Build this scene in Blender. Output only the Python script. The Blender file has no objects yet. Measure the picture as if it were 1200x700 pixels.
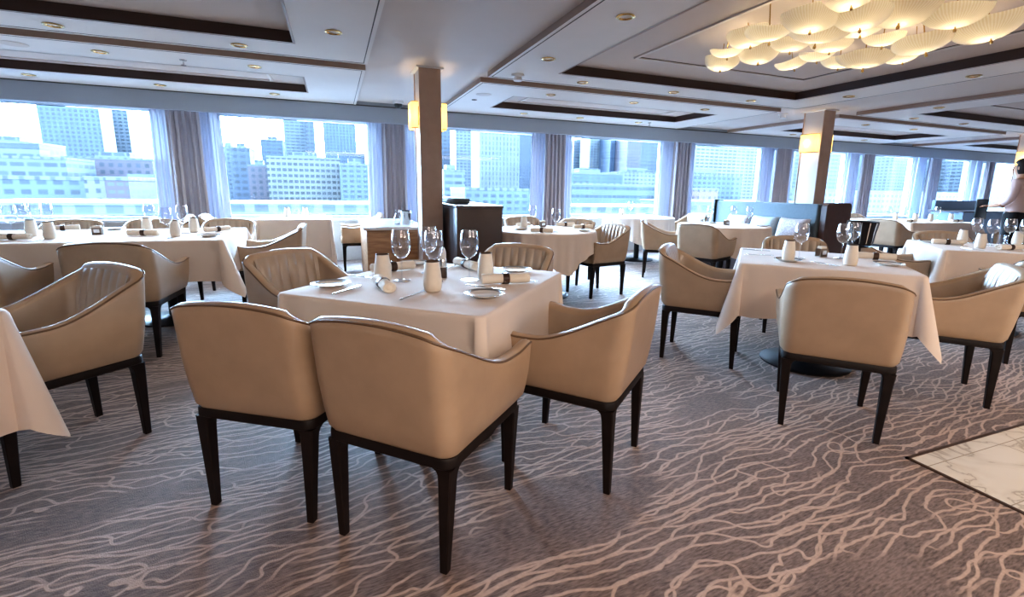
import bpy, bmesh, math, random
from math import sin, cos, pi, radians as R_
from mathutils import Vector, Matrix
random.seed(7)
sc = bpy.context.scene
COL = sc.collection

# ------------------------------------------------------------------ helpers
def link(o, parent=None):
    COL.objects.link(o)
    if parent is not None:
        o.parent = parent
    return o

def tag(o, label=None, cat=None, group=None, kind=None):
    if label: o['label'] = label
    if cat: o['category'] = cat
    if group: o['group'] = group
    if kind: o['kind'] = kind
    return o

def empty(name, loc, rz=0.0):
    o = bpy.data.objects.new(name, None)
    o.empty_display_size = 0.1
    COL.objects.link(o)
    o.location = loc
    o.rotation_euler = (0, 0, rz)
    return o

class MB:
    """collects verts / faces of one mesh"""
    def __init__(s):
        s.v = []; s.f = []; s.m = []; s.mi = 0
    def add(s, vs, fs):
        b = len(s.v)
        s.v += [tuple(p) for p in vs]
        for f in fs:
            s.f.append(tuple(b + i for i in f)); s.m.append(s.mi)
    def box(s, x0, x1, y0, y1, z0, z1):
        vs = [(x, y, z) for z in (z0, z1) for y in (y0, y1) for x in (x0, x1)]
        s.add(vs, [(0, 2, 3, 1), (4, 5, 7, 6), (0, 1, 5, 4), (2, 6, 7, 3), (0, 4, 6, 2), (1, 3, 7, 5)])
    def taper(s, c0, s0, c1, s1):
        """square prism from centre c0 half-sizes s0 to c1 half-sizes s1"""
        vs = []
        for c, h in ((c0, s0), (c1, s1)):
            for dx, dy in ((-1, -1), (1, -1), (1, 1), (-1, 1)):
                vs.append((c[0] + dx * h[0], c[1] + dy * h[1], c[2]))
        s.add(vs, [(3, 2, 1, 0), (4, 5, 6, 7), (0, 1, 5, 4), (1, 2, 6, 5), (2, 3, 7, 6), (3, 0, 4, 7)])
    def lathe(s, prof, n=24, cx=0, cy=0, cap=False):
        vs = []
        for r, z in prof:
            for k in range(n):
                a = 2 * pi * k / n
                vs.append((cx + r * cos(a), cy + r * sin(a), z))
        fs = []
        for j in range(len(prof) - 1):
            for k in range(n):
                a, b = j * n + k, j * n + (k + 1) % n
                fs.append((a, b, b + n, a + n))
        if cap:
            fs.append(tuple(range(n - 1, -1, -1)))
            fs.append(tuple((len(prof) - 1) * n + k for k in range(n)))
        s.add(vs, fs)
    def tube(s, pts, r, n=6, closed=False):
        pts = [Vector(p) for p in pts]
        N = len(pts); vs = []
        for i, p in enumerate(pts):
            a = pts[(i - 1) % N] if (closed or i > 0) else p
            b = pts[(i + 1) % N] if (closed or i < N - 1) else p
            t = (b - a).normalized()
            u = t.cross(Vector((0, 0, 1)))
            if u.length < 1e-4: u = Vector((1, 0, 0))
            u.normalize(); w = u.cross(t)
            rr = r[i] if isinstance(r, (list, tuple)) else r
            for k in range(n):
                an = 2 * pi * k / n
                vs.append(p + u * (rr * cos(an)) + w * (rr * sin(an)))
        fs = []
        for i in range(N if closed else N - 1):
            for k in range(n):
                a, b = i * n + k, i * n + (k + 1) % n
                c, d = ((i + 1) % N) * n + (k + 1) % n, ((i + 1) % N) * n + k
                fs.append((a, b, c, d))
        if not closed:
            fs.append(tuple(range(n - 1, -1, -1)))
            fs.append(tuple((N - 1) * n + k for k in range(n)))
        s.add(vs, fs)
    def grid(s, rows, closed_u=False):
        n = len(rows[0]); vs = [p for r in rows for p in r]; fs = []
        for j in range(len(rows) - 1):
            for k in range(n if closed_u else n - 1):
                a, b = j * n + k, j * n + (k + 1) % n
                fs.append((a, b, b + n, a + n))
        s.add(vs, fs)
    def build(s, name, mat, parent=None, smooth=False, bevel=0, sub=0, seg=2, angle=35):
        me = bpy.data.meshes.new(name)
        me.from_pydata(s.v, [], s.f)
        mats = mat if isinstance(mat, (list, tuple)) else [mat]
        for m in mats: me.materials.append(m)
        if len(mats) > 1: me.polygons.foreach_set('material_index', s.m)
        me.validate(); me.update()
        if smooth or bevel:
            bm = bmesh.new(); bm.from_mesh(me)
            bmesh.ops.remove_doubles(bm, verts=bm.verts, dist=1e-5)
            bmesh.ops.recalc_face_normals(bm, faces=bm.faces)
            if bevel:
                es = [e for e in bm.edges if len(e.link_faces) == 2 and e.calc_face_angle(0) > R_(30)]
                bmesh.ops.bevel(bm, geom=es, offset=bevel, segments=seg, profile=.6, affect='EDGES')
            for f in bm.faces: f.smooth = True
            for e in bm.edges:
                if len(e.link_faces) == 2 and e.calc_face_angle(0) > R_(angle): e.smooth = False
            bm.to_mesh(me); bm.free()
        o = bpy.data.objects.new(name, me)
        link(o, parent)
        if sub:
            md = o.modifiers.new('sub', 'SUBSURF'); md.levels = sub; md.render_levels = sub
        return o

def dup(root, loc, rz, label=None, cat=None, group=None):
    r = root.copy(); COL.objects.link(r)
    r.location = loc; r.rotation_euler = (0, 0, rz)
    if label: r['label'] = label
    if cat: r['category'] = cat
    if group: r['group'] = group
    for ch in list(root.children):
        c = ch.copy(); COL.objects.link(c); c.parent = r
        for g in list(ch.children):
            d = g.copy(); COL.objects.link(d); d.parent = c
    return r

def smooth01(t):
    t = max(0., min(1., t)); return t * t * (3 - 2 * t)

# ------------------------------------------------------------------ materials
def srgb(r, g, b):
    f = lambda c: (c / 255 / 12.92) if c <= 10 else (((c / 255) + .055) / 1.055) ** 2.4
    return (f(r), f(g), f(b), 1)

class NT:
    def __init__(s, name):
        s.m = bpy.data.materials.new(name); s.m.use_nodes = True
        s.t = s.m.node_tree; s.t.nodes.clear()
        s.out = s.n('ShaderNodeOutputMaterial')
    def n(s, typ, **kw):
        nd = s.t.nodes.new(typ)
        for k, v in kw.items():
            if k == 'inp':
                for kk, vv in v.items():
                    if isinstance(vv, bpy.types.NodeSocket): s.t.links.new(vv, nd.inputs[kk])
                    else: nd.inputs[kk].default_value = vv
            else: setattr(nd, k, v)
        return nd
    def l(s, a, b): s.t.links.new(a, b)
    def math(s, op, a, b=None, c=None):
        nd = s.n('ShaderNodeMath', operation=op)
        for i, v in enumerate((a, b, c)):
            if v is None: continue
            if isinstance(v, bpy.types.NodeSocket): s.l(v, nd.inputs[i])
            else: nd.inputs[i].default_value = v
        return nd.outputs[0]
    def mix(s, fac, a, b):
        nd = s.n('ShaderNodeMix', data_type='RGBA')
        for sock, v in ((nd.inputs[0], fac), (nd.inputs[6], a), (nd.inputs[7], b)):
            if isinstance(v, bpy.types.NodeSocket): s.l(v, sock)
            else: sock.default_value = v
        return nd.outputs[2]
    def ramp(s, fac, pts):
        nd = s.n('ShaderNodeValToRGB'); cr = nd.color_ramp
        while len(cr.elements) > 1: cr.elements.remove(cr.elements[-1])
        cr.elements[0].position = pts[0][0]; cr.elements[0].color = pts[0][1]
        for p, c in pts[1:]:
            e = cr.elements.new(p); e.color = c
        s.l(fac, nd.inputs[0]); return nd.outputs[0]
    def bsdf(s, color, rough=.5, metal=0, spec=.5, sheen=0, normal=None, emis=None, estr=0, coat=0):
        b = s.n('ShaderNodeBsdfPrincipled')
        if isinstance(color, bpy.types.NodeSocket): s.l(color, b.inputs['Base Color'])
        else: b.inputs['Base Color'].default_value = color
        if isinstance(rough, bpy.types.NodeSocket): s.l(rough, b.inputs['Roughness'])
        else: b.inputs['Roughness'].default_value = rough
        b.inputs['Metallic'].default_value = metal
        b.inputs['Specular IOR Level'].default_value = spec
        b.inputs['Sheen Weight'].default_value = sheen
        b.inputs['Coat Weight'].default_value = coat
        if normal is not None: s.l(normal, b.inputs['Normal'])
        if emis is not None:
            b.inputs['Emission Color'].default_value = emis
            b.inputs['Emission Strength'].default_value = estr
        return b
    def bump(s, h, strength=.3, dist=.002):
        nd = s.n('ShaderNodeBump'); nd.inputs['Strength'].default_value = strength; nd.inputs['Distance'].default_value = dist
        s.l(h, nd.inputs['Height']); return nd.outputs[0]
    def done(s, sh):
        s.l(sh.outputs[0] if hasattr(sh, 'outputs') else sh, s.out.inputs[0]); return s.m

def simple(name, col, rough=.5, metal=0, spec=.5, noise=0, nscale=20, bump=0, bscale=200, sheen=0, coat=0):
    t = NT(name); c = col; nrm = None
    tc = t.n('ShaderNodeTexCoord').outputs['Object']
    if noise:
        nz = t.n('ShaderNodeTexNoise', inp={'Vector': tc, 'Scale': nscale, 'Detail': 4.}).outputs[0]
        d = tuple(x * (1 - noise) for x in col[:3]) + (1,); e = tuple(min(1, x * (1 + noise)) for x in col[:3]) + (1,)
        c = t.ramp(nz, [(.3, d), (.7, e)])
    if bump:
        bz = t.n('ShaderNodeTexNoise', inp={'Vector': tc, 'Scale': bscale, 'Detail': 3.}).outputs[0]
        nrm = t.bump(bz, bump)
    return t.done(t.bsdf(c, rough, metal, spec, sheen, nrm, coat=coat))

M = {}
M['leather'] = simple('taupe_leather', srgb(178, 152, 127), .40, noise=.06, nscale=9, bump=.12, bscale=420, coat=.15)
M['leather_in'] = simple('taupe_leather_inside', srgb(172, 150, 130), .42, noise=.06, nscale=9, bump=.1, bscale=420, coat=.3)
M['piping'] = simple('brown_piping', srgb(112, 88, 66), .45)
M['legwood'] = simple('espresso_wood', srgb(30, 21, 19), .5, spec=.25, noise=.25, nscale=14)
M['cloth'] = simple('white_linen', srgb(226, 210, 198), .85, noise=.02, nscale=6, bump=.15, bscale=260, sheen=.1)
M['skirt'] = simple('grey_linen', srgb(120, 118, 122), .9, bump=.15)
M['table_metal'] = simple('dark_bronze', srgb(34, 31, 33), .38, metal=.5)
M['table_wood'] = simple('table_top_wood', srgb(90, 70, 52), .5)
M['ceil'] = simple('ceiling_white', srgb(224, 220, 218), .55, noise=.015, nscale=3)
M['ceil2'] = simple('ceiling_beam_white', srgb(206, 198, 194), .6, noise=.015, nscale=3)
M['coffer_in'] = simple('coffer_inner', srgb(196, 182, 174), .6)
M['coffer_side'] = simple('coffer_brown', srgb(58, 40, 34), .35)
M['strip'] = simple('taupe_strip', srgb(150, 128, 116), .45)
M['groove'] = simple('dark_groove', srgb(60, 52, 50), .6)
M['pelmet'] = simple('pelmet_grey', srgb(150, 156, 166), .6, noise=.02, nscale=2)
M['wall'] = simple('wall_grey', srgb(190, 186, 182), .7, noise=.03)
M['column_brown'] = simple('column_brown_leather', srgb(172, 146, 130), .5, noise=.05, nscale=12)
M['column_pale'] = simple('column_pale', srgb(214, 206, 200), .45)
M['winframe'] = simple('window_frame_white', srgb(225, 228, 232), .4)
M['silver'] = simple('silver', srgb(200, 198, 196), .2, metal=1)
M['gold'] = simple('gold_trim', srgb(196, 160, 100), .25, metal=1)
M['porcelain'] = simple('white_porcelain', srgb(232, 228, 222), .2)
M['plate_rim'] = simple('grey_plate_rim', srgb(150, 146, 144), .25, metal=.3)
M['cream'] = simple('cream_ceramic', srgb(236, 224, 208), .4, noise=.03, nscale=40)
M['cream_in'] = simple('dark_inside', srgb(96, 74, 56), .6)
M['napkin'] = simple('napkin_linen', srgb(242, 232, 218), .9, bump=.2, bscale=500)
M['napring'] = simple('brown_leather_ring', srgb(72, 52, 42), .4, noise=.2)
M['darkwood'] = simple('dark_partition_wood', srgb(62, 45, 42), .35, noise=.12, nscale=6)
M['oak'] = simple('oak_veneer', srgb(166, 122, 86), .42, noise=.12, nscale=8)
M['marble_top'] = simple('white_stone_top', srgb(226, 222, 220), .12, noise=.03, nscale=4)
M['bluefab'] = simple('slate_blue_upholstery', srgb(84, 98, 108), .7, noise=.06, nscale=30, sheen=.2)
M['pillow_a'] = simple('taupe_pillow', srgb(176, 166, 168), .85, noise=.3, nscale=45)
M['pillow_b'] = simple('pale_grey_pillow', srgb(176, 188, 194), .85, noise=.1, nscale=45)

M['caddy'] = simple('grey_brown_tray', srgb(140, 124, 112), .45)
M['station'] = simple('pale_blue_panel', srgb(132, 156, 184), .6)
M['black'] = simple('black_plastic', srgb(22, 20, 22), .4)
M['whiteplastic'] = simple('white_plastic', srgb(226, 226, 228), .4)
M['skin'] = simple('skin', srgb(196, 146, 118), .5, noise=.05)
M['hair'] = simple('dark_hair', srgb(30, 20, 18), .5)
M['blouse'] = simple('pale_pink_blouse', srgb(222, 196, 190), .8)
M['trouser'] = simple('black_trousers', srgb(22, 20, 24), .8)

def wood_mat():
    t = NT('oak_panel'); tc = t.n('ShaderNodeTexCoord').outputs['Object']
    mp = t.n('ShaderNodeMapping', inp={'Vector': tc, 'Scale': (3, 3, 22)}).outputs[0]
    nz = t.n('ShaderNodeTexNoise', inp={'Vector': mp, 'Scale': 1.5, 'Detail': 5., 'Distortion': .6}).outputs[0]
    c = t.ramp(nz, [(.3, srgb(140, 98, 66)), (.7, srgb(182, 138, 98))])
    return t.done(t.bsdf(c, .4))
M['oak'] = wood_mat()

def glass_mat(name, tint=(1, 1, 1, 1), gl=.10, edge=.75, ior=1.45, rough=.03):
    """thin clear glass: mostly see-through, reflective towards its edges"""
    t = NT(name)
    tr = t.n('ShaderNodeBsdfTransparent', inp={'Color': tint})
    g = t.n('ShaderNodeBsdfGlossy', inp={'Color': (1, 1, 1, 1), 'Roughness': rough})
    lw = t.n('ShaderNodeLayerWeight', inp={'Blend': .35}).outputs['Facing']
    f = t.math('MULTIPLY_ADD', t.math('POWER', lw, 1.8), edge, gl)
    mx = t.n('ShaderNodeMixShader'); t.l(f, mx.inputs[0]); t.l(tr.outputs[0], mx.inputs[1]); t.l(g.outputs[0], mx.inputs[2])
    return t.done(mx)
M['glass'] = glass_mat('wine_glass_clear', (.95, .96, .98, 1), .07, .95)
M['pane'] = glass_mat('window_glass', (.97, .99, 1, 1), .02, .18)

def sheer_mat():
    t = NT('sheer_voile')
    tc = t.n('ShaderNodeTexCoord').outputs['Object']
    tr = t.n('ShaderNodeBsdfTransparent', inp={'Color': (1, 1, 1, 1)})
    df = t.n('ShaderNodeBsdfDiffuse', inp={'Color': srgb(210, 216, 234)})
    tl = t.n('ShaderNodeBsdfTranslucent', inp={'Color': srgb(170, 180, 206)})
    a = t.n('ShaderNodeMixShader', inp={0: .035}); t.l(df.outputs[0], a.inputs[1]); t.l(tl.outputs[0], a.inputs[2])
    b = t.n('ShaderNodeMixShader', inp={0: .988}); t.l(tr.outputs[0], b.inputs[1]); t.l(a.outputs[0], b.inputs[2])
    return t.done(b)
M['sheer'] = sheer_mat()
def drape_mat():
    t = NT('taupe_drape')
    df = t.n('ShaderNodeBsdfDiffuse', inp={'Color': srgb(186, 178, 182)})
    tl = t.n('ShaderNodeBsdfTranslucent', inp={'Color': srgb(120, 116, 124)})
    a = t.n('ShaderNodeMixShader', inp={0: .07}); t.l(df.outputs[0], a.inputs[1]); t.l(tl.outputs[0], a.inputs[2])
    return t.done(a)
M['drape'] = drape_mat()

def shade_mat(name, col, emis, strength):
    t = NT(name)
    df = t.n('ShaderNodeBsdfTranslucent', inp={'Color': col})
    d2 = t.n('ShaderNodeBsdfDiffuse', inp={'Color': col})
    em = t.n('ShaderNodeEmission', inp={'Color': emis, 'Strength': strength})
    a = t.n('ShaderNodeMixShader', inp={0: .5}); t.l(df.outputs[0], a.inputs[1]); t.l(d2.outputs[0], a.inputs[2])
    b = t.n('ShaderNodeAddShader'); t.l(a.outputs[0], b.inputs[0]); t.l(em.outputs[0], b.inputs[1])
    return t.done(b)
M['sconce'] = shade_mat('amber_sconce_shade', srgb(240, 214, 140), (1, .66, .2, 1), 1.0)

def bowl_mat():
    """ribbed alabaster-like glass shell, glowing from the bulb behind it"""
    t = NT('ribbed_glass_shell')
    tc = t.n('ShaderNodeTexCoord').outputs['Object']
    sp = t.n('ShaderNodeSeparateXYZ', inp={0: tc})
    ang = t.math('ARCTAN2', sp.outputs[1], sp.outputs[0])
    nz = t.n('ShaderNodeTexNoise', inp={'Vector': tc, 'Scale': 18., 'Detail': 3.}).outputs[0]
    rib = t.math('SINE', t.math('MULTIPLY_ADD', ang, 64, t.math('MULTIPLY', nz, 3)))
    rib01 = t.math('MULTIPLY_ADD', rib, .5, .5)
    col = t.mix(rib01, srgb(236, 226, 200), srgb(248, 242, 226))
    tl = t.n('ShaderNodeBsdfTranslucent'); t.l(col, tl.inputs[0])
    df = t.n('ShaderNodeBsdfPrincipled', inp={'Roughness': .25}); t.l(col, df.inputs[0])
    nrm = t.bump(rib01, .2, .002); t.l(nrm, df.inputs['Normal'])
    a = t.n('ShaderNodeMixShader', inp={0: .45}); t.l(tl.outputs[0], a.inputs[1]); t.l(df.outputs[0], a.inputs[2])
    em = t.n('ShaderNodeEmission', inp={'Strength': .03}); t.l(t.mix(rib01, (1, .80, .48, 1), (1, .90, .66, 1)), em.inputs[0])
    b = t.n('ShaderNodeAddShader'); t.l(a.outputs[0], b.inputs[0]); t.l(em.outputs[0], b.inputs[1])
    return t.done(b)
M['bowl'] = bowl_mat()
def emit(name, col, s):
    t = NT(name); return t.done(t.n('ShaderNodeEmission', inp={'Color': col, 'Strength': s}))
M['bulb'] = emit('downlight_bulb', (1, .86, .62, 1), 4)

def carpet_mat():
    t = NT('carpet_vein_pattern')
    tc = t.n('ShaderNodeTexCoord').outputs['Object']
    rot = t.n('ShaderNodeMapping', inp={'Vector': tc, 'Rotation': (0, 0, R_(-6))}).outputs[0]
    def nz(vec, scale, detail=2., off=(0, 0, 0), sx=(1, 1, 1)):
        mp = t.n('ShaderNodeMapping', inp={'Vector': vec, 'Location': off, 'Scale': sx}).outputs[0]
        return t.n('ShaderNodeTexNoise', inp={'Vector': mp, 'Scale': scale, 'Detail': detail, 'Roughness': .5}).outputs[0]
    sp = t.n('ShaderNodeSeparateXYZ', inp={0: rot})
    fam = []
    EPS = .004
    shifts = [rot] + [t.n('ShaderNodeVectorMath', operation='ADD', inp={0: rot, 1: v}).outputs[0] for v in ((EPS, 0, 0), (0, EPS, 0))]
    for i, (freq, a1, s1, a2, s2) in enumerate(((13.0, 8.0, 1.6, 2.2, 4.6), (11.0, 9.5, 1.9, 2.4, 5.4), (14.0, 10.0, 1.3, 2.0, 6.2))):
        off = (7.3 * i + 1.1, 3.7 * i + .4, 0)
        us = []
        for vec in shifts:
            sp = t.n('ShaderNodeSeparateXYZ', inp={0: vec})
            u = t.math('MULTIPLY', sp.outputs[1], freq)
            a = t.math('MULTIPLY', nz(vec, s1, 1., off, (.5, 1.05, 1)), a1)
            b = t.math('MULTIPLY', nz(vec, s2, 1., off, (.62, 1.05, 1)), a2)
            c = t.math('MULTIPLY', nz(vec, 17., 0., off), .28)
            us.append(t.math('ADD', t.math('ADD', u, a), t.math('ADD', b, c)))
        gx = t.math('SUBTRACT', us[1], us[0]); gy = t.math('SUBTRACT', us[2], us[0])
        g = t.math('SQRT', t.math('ADD', t.math('MULTIPLY', gx, gx), t.math('MULTIPLY', gy, gy)))
        d = t.math('ABSOLUTE', t.math('SUBTRACT', t.math('FRACT', us[0]), .5))
        dm = t.math('DIVIDE', t.math('MULTIPLY', d, EPS), t.math('MAXIMUM', g, EPS * 4.))   # distance to the line in metres
        ln = t.n('ShaderNodeMapRange', inp={0: dm, 1: .0070, 2: .0034, 3: 0., 4: 1.}).outputs[0]
        mk = nz(rot, 1.5, 1., (11 + 5 * i, 3 - 4 * i, 0), (.7, 1.5, 1))
        ms = t.n('ShaderNodeMapRange', inp={0: mk, 1: .39, 2: .44, 3: 0., 4: 1.}).outputs[0]
        fam.append(t.math('MULTIPLY', ln, ms))
    lines = t.math('MAXIMUM', t.math('MAXIMUM', fam[0], fam[1]), fam[2])
    mk = nz(rot, 1.2, 2., (3, 5, 0), (.5, 1.5, 1))
    mask = t.n('ShaderNodeMapRange', inp={0: mk, 1: .385, 2: .42, 3: 0., 4: 1.}).outputs[0]
    soft = nz(rot, 60., 2.)
    fac = t.math('MULTIPLY', t.math('MULTIPLY', lines, mask), t.math('MULTIPLY_ADD', soft, .7, .45))
    # tufted ground: fine dashes
    g1 = nz(rot, 90., 2., (0, 0, 0), (.35, 1.6, 1))
    g2 = nz(rot, 5., 3.)
    ground = t.ramp(t.math('MULTIPLY_ADD', g1, .75, t.math('MULTIPLY', g2, .25)), [(.34, srgb(84, 68, 62)), (.62, srgb(138, 118, 110))])
    col = t.mix(fac, ground, srgb(200, 173, 156))
    h = t.math('ADD', t.math('MULTIPLY', fac, .5), nz(rot, 260., 2.))
    return t.done(t.bsdf(col, .68, 0, .4, .1, t.bump(h, .5, .004)))
M['carpet'] = carpet_mat()

def tile_mat():
    t = NT('white_marble_tile')
    tc = t.n('ShaderNodeTexCoord').outputs['Object']
    n1 = t.n('ShaderNodeTexNoise', inp={'Vector': tc, 'Scale': 3.2, 'Detail': 6., 'Distortion': 1.2}).outputs[0]
    v = t.math('ABSOLUTE', t.math('SUBTRACT', n1, .5))
    vein = t.ramp(v, [(0., srgb(186, 176, 164)), (.025, srgb(222, 214, 202)), (.12, srgb(230, 223, 212))])
    br = t.n('ShaderNodeTexBrick', offset=0.5, inp={'Vector': tc, 'Color1': (1, 1, 1, 1), 'Color2': (1, 1, 1, 1), 'Mortar': (0, 0, 0, 1), 'Scale': 1., 'Mortar Size': .0025, 'Brick Width': .6, 'Row Height': .29, 'Mortar Smooth': .1})
    col = t.mix(br.outputs[0], srgb(176, 164, 150), vein)
    return t.done(t.bsdf(col, .22))
M['tile'] = tile_mat()

def facade(name, wall, win, px, pz, fx=.6, fz=.55, band=0, wall2=None):
    """building front: rows of windows in its own object coordinates"""
    t = NT(name)
    geo = t.n('ShaderNodeTexCoord'); sp = t.n('ShaderNodeSeparateXYZ', inp={0: geo.outputs['Object']})
    nsp = t.n('ShaderNodeSeparateXYZ', inp={0: geo.outputs['Normal']})
    side = t.math('GREATER_THAN', t.math('ABSOLUTE', nsp.outputs[0]), .5)
    h = t.math('ADD', t.math('MULTIPLY', sp.outputs[0], t.math('SUBTRACT', 1., side)), t.math('MULTIPLY', sp.outputs[1], side))
    cx = t.math('FLOOR', t.math('DIVIDE', h, px)); cz = t.math('FLOOR', t.math('DIVIDE', sp.outputs[2], pz))
    ux = t.math('LESS_THAN', t.math('FRACT', t.math('DIVIDE', h, px)), fx)
    uz = t.math('LESS_THAN', t.math('FRACT', t.math('DIVIDE', sp.outputs[2], pz)), fz)
    if band: ux = t.math('MAXIMUM', ux, 1. if band == 2 else 0.)
    inside = t.math('MULTIPLY', ux, uz)
    roof = t.math('GREATER_THAN', t.math('ABSOLUTE', nsp.outputs[2]), .5)
    inside = t.math('MULTIPLY', inside, t.math('SUBTRACT', 1., roof))
    cv = t.n('ShaderNodeCombineXYZ', inp={0: cx, 1: cz, 2: side})
    wn = t.n('ShaderNodeTexWhiteNoise', inp={0: cv.outputs[0]}).outputs[0]
    wc = t.mix(wn, tuple(x * .5 for x in win[:3]) + (1,), tuple(min(1, x * 1.5) for x in win[:3]) + (1,))
    bn = t.n('ShaderNodeTexNoise', inp={'Vector': geo.outputs['Object'], 'Scale': .06, 'Detail': 2.}).outputs[0]
    w2 = wall2 or tuple(x * .8 for x in wall[:3]) + (1,)
    wl = t.mix(t.n('ShaderNodeMapRange', inp={0: bn, 1: .4, 2: .6, 3: 0., 4: 1.}).outputs[0], wall, w2)
    return t.done(t.bsdf(t.mix(inside, wl, wc), .6, 0, .3))
# ------------------------------------------------------------------ camera (1200 x 700)
cam = bpy.data.cameras.new('camera'); co = bpy.data.objects.new('camera', cam); COL.objects.link(co)
cam.sensor_width = 36; cam.lens = 562.853 / 1200 * 36; cam.clip_start = .02; cam.clip_end = 2000
cam.shift_x = -(615.285 - 600) / 1200; cam.shift_y = (329.296 - 350) / 1200
right = Vector((0.93109511, -0.36435863, 0.01745543)); down = Vector((-0.05293093, -0.18229782, -0.98181761)); fwd = Vector((0.3609158, 0.91324164, -0.18902245))
mt = Matrix((right, -down, -fwd)).transposed().to_4x4(); mt.translation = Vector((0, 0, 1.2))
co.matrix_world = mt
sc.camera = co

# ------------------------------------------------------------------ view + world
sc.view_settings.view_transform = 'Standard'
sc.view_settings.look = 'Medium High Contrast'
sc.view_settings.exposure = -0.12
sc.view_settings.gamma = 1.0
w = bpy.data.worlds.new('overcast_sky'); sc.world = w; w.use_nodes = True
bg = w.node_tree.nodes['Background']; bg.inputs[0].default_value = (.42, .67, 1.0, 1); bg.inputs[1].default_value = 50.0
sc.cycles.max_bounces = 7; sc.cycles.diffuse_bounces = 4; sc.cycles.glossy_bounces = 3
sc.cycles.transparent_max_bounces = 24; sc.cycles.transmission_bounces = 4
sc.cycles.sample_clamp_indirect = 6; sc.cycles.caustics_reflective = False; sc.cycles.caustics_refractive = False

# ------------------------------------------------------------------ room shell
X0, X1, YB, YW = -6.2, 19.0, -4.0, 8.3
ZL, ZB, ZC = 2.30, 2.35, 2.385
fl = MB(); fl.box(X0, X1, YB, YW, -.06, 0)
tag(fl.build('floor', M['carpet']), kind='structure')
tl = MB(); tl.box(2.42, 9.0, YB, 1.23, 0, .004)
to = tl.build('floor_tiles', M['tile']); to.location = (0, 0, 0); tag(to, kind='structure')
ed = MB(); ed.box(2.405, 2.42, YB, 1.245, 0, .006); ed.box(2.405, 9.0, 1.23, 1.245, 0, .006)
tag(ed.build('trim_floor', M['napring']), kind='structure')
cl = MB(); cl.box(X0, X1, YB, YW, ZC, ZC + .06)
tag(cl.build('ceiling', M['coffer_in']), kind='structure')

def frame_slab(name, x0, x1, y0, y1, hole, z0, z1):
    m = MB(); hx0, hx1, hy0, hy1 = hole
    o = [(x0, y0), (x1, y0), (x1, y1), (x0, y1)]; h = [(hx0, hy0), (hx1, hy0), (hx1, hy1), (hx0, hy1)]
    V = [(x, y, z0) for x, y in o] + [(x, y, z0) for x, y in h] + [(x, y, z1) for x, y in o] + [(x, y, z1) for x, y in h]
    m.mi = 0; m.add(V, [(i, i + 4, (i + 1) % 4 + 4, (i + 1) % 4) for i in range(4)])
    m.mi = 1; m.add(V, [(i, (i + 1) % 4, (i + 1) % 4 + 8, i + 8) for i in range(4)])
    m.mi = 2; m.add(V, [(i + 4, i + 12, (i + 1) % 4 + 12, (i + 1) % 4 + 4) for i in range(4)])
    # narrow brown lip around the coffer
    e = .018; m.mi = 3
    L = [(hx0 - e, hy0 - e), (hx1 + e, hy0 - e), (hx1 + e, hy1 + e), (hx0 - e, hy1 + e)]
    V2 = [(x, y, z0 - .004) for x, y in L] + [(x, y, z0 - .004) for x, y in h]
    m.add(V2, [(i, i + 4, (i + 1) % 4 + 4, (i + 1) % 4) for i in range(4)])
    o = m.build(name, [M['ceil'], M['strip'], M['coffer_side'], M['strip']])
    tag(o, kind='structure'); return o
def ring(m, x0, x1, y0, y1, w, z0, z1):
    m.box(x0, x1, y0, y0 + w, z0, z1); m.box(x0, x1, y1 - w, y1, z0, z1)
    m.box(x0, x0 + w, y0 + w, y1 - w, z0, z1); m.box(x1 - w, x1, y0 + w, y1 - w, z0, z1)
CX = [3.66 + 5.46 * k for k in (-1, 0, 1, 2)]
for cx in CX:
    xa, xb = max(X0, cx - 2.15), min(X1, cx + 2.15)
    ha, hb = max(X0 + .1, cx - 1.56), min(X1 - .1, cx + 1.56)
    frame_slab('ceiling_panel', xa, xb, .25, 4.95, (ha, hb, .8, 4.48), ZL, ZC)
    frame_slab('ceiling_panel', xa, xb, 5.2, 7.4, (ha, hb, 5.79, 6.71), ZL, ZC)
    frame_slab('ceiling_panel', xa, xb, YB + .1, .0, (ha, hb, -3.4, -.5), ZL, ZC)
    g = MB(); ring(g, ha + .5, hb - .5, 1.25, 3.99, .03, ZC - .012, ZC); ring(g, ha + .35, hb - .35, 5.98, 6.6, .03, ZC - .012, ZC)
    tag(g.build('trim_coffer', M['ceil2']), kind='structure')
    g = MB(); ring(g, ha + .53, hb - .53, 1.28, 3.96, .008, ZC - .004, ZC); ring(g, xa + .03, xb - .03, .28, 4.92, .008, ZL - .002, ZL + .001); ring(g, xa + .03, xb - .03, 5.23, 7.37, .006, ZL - .002, ZL + .001)
    tag(g.build('trim_groove', M['groove']), kind='structure')
bm_ = MB()
edges = [X0] + sum([[max(X0, c - 2.15), min(X1, c + 2.15)] for c in CX], []) + [X1]
for i in range(0, len(edges), 2):
    if edges[i + 1] - edges[i] > .05: bm_.box(edges[i], edges[i + 1], YB, 7.4, ZB, ZC)
for i in range(1, len(edges) - 1, 2):
    for ya, yb in ((0, .25), (4.95, 5.2)): bm_.box(edges[i], edges[i + 1], ya, yb, ZB, ZC)
tag(bm_.build('ceiling_beams', M['ceil2']), kind='structure')
pm = MB(); pm.box(X0, X1, 7.4, 7.46, 2.08, ZC); pm.box(X0, X1, 7.46, YW, 2.30, ZC)
tag(pm.build('trim_pelmet', M['pelmet']), kind='structure')
ln = MB(); ln.box(X0, X1, 7.385, 7.4, 2.292, 2.306)
tag(ln.build('trim_pelmet_line', M['groove']), kind='structure')
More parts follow.
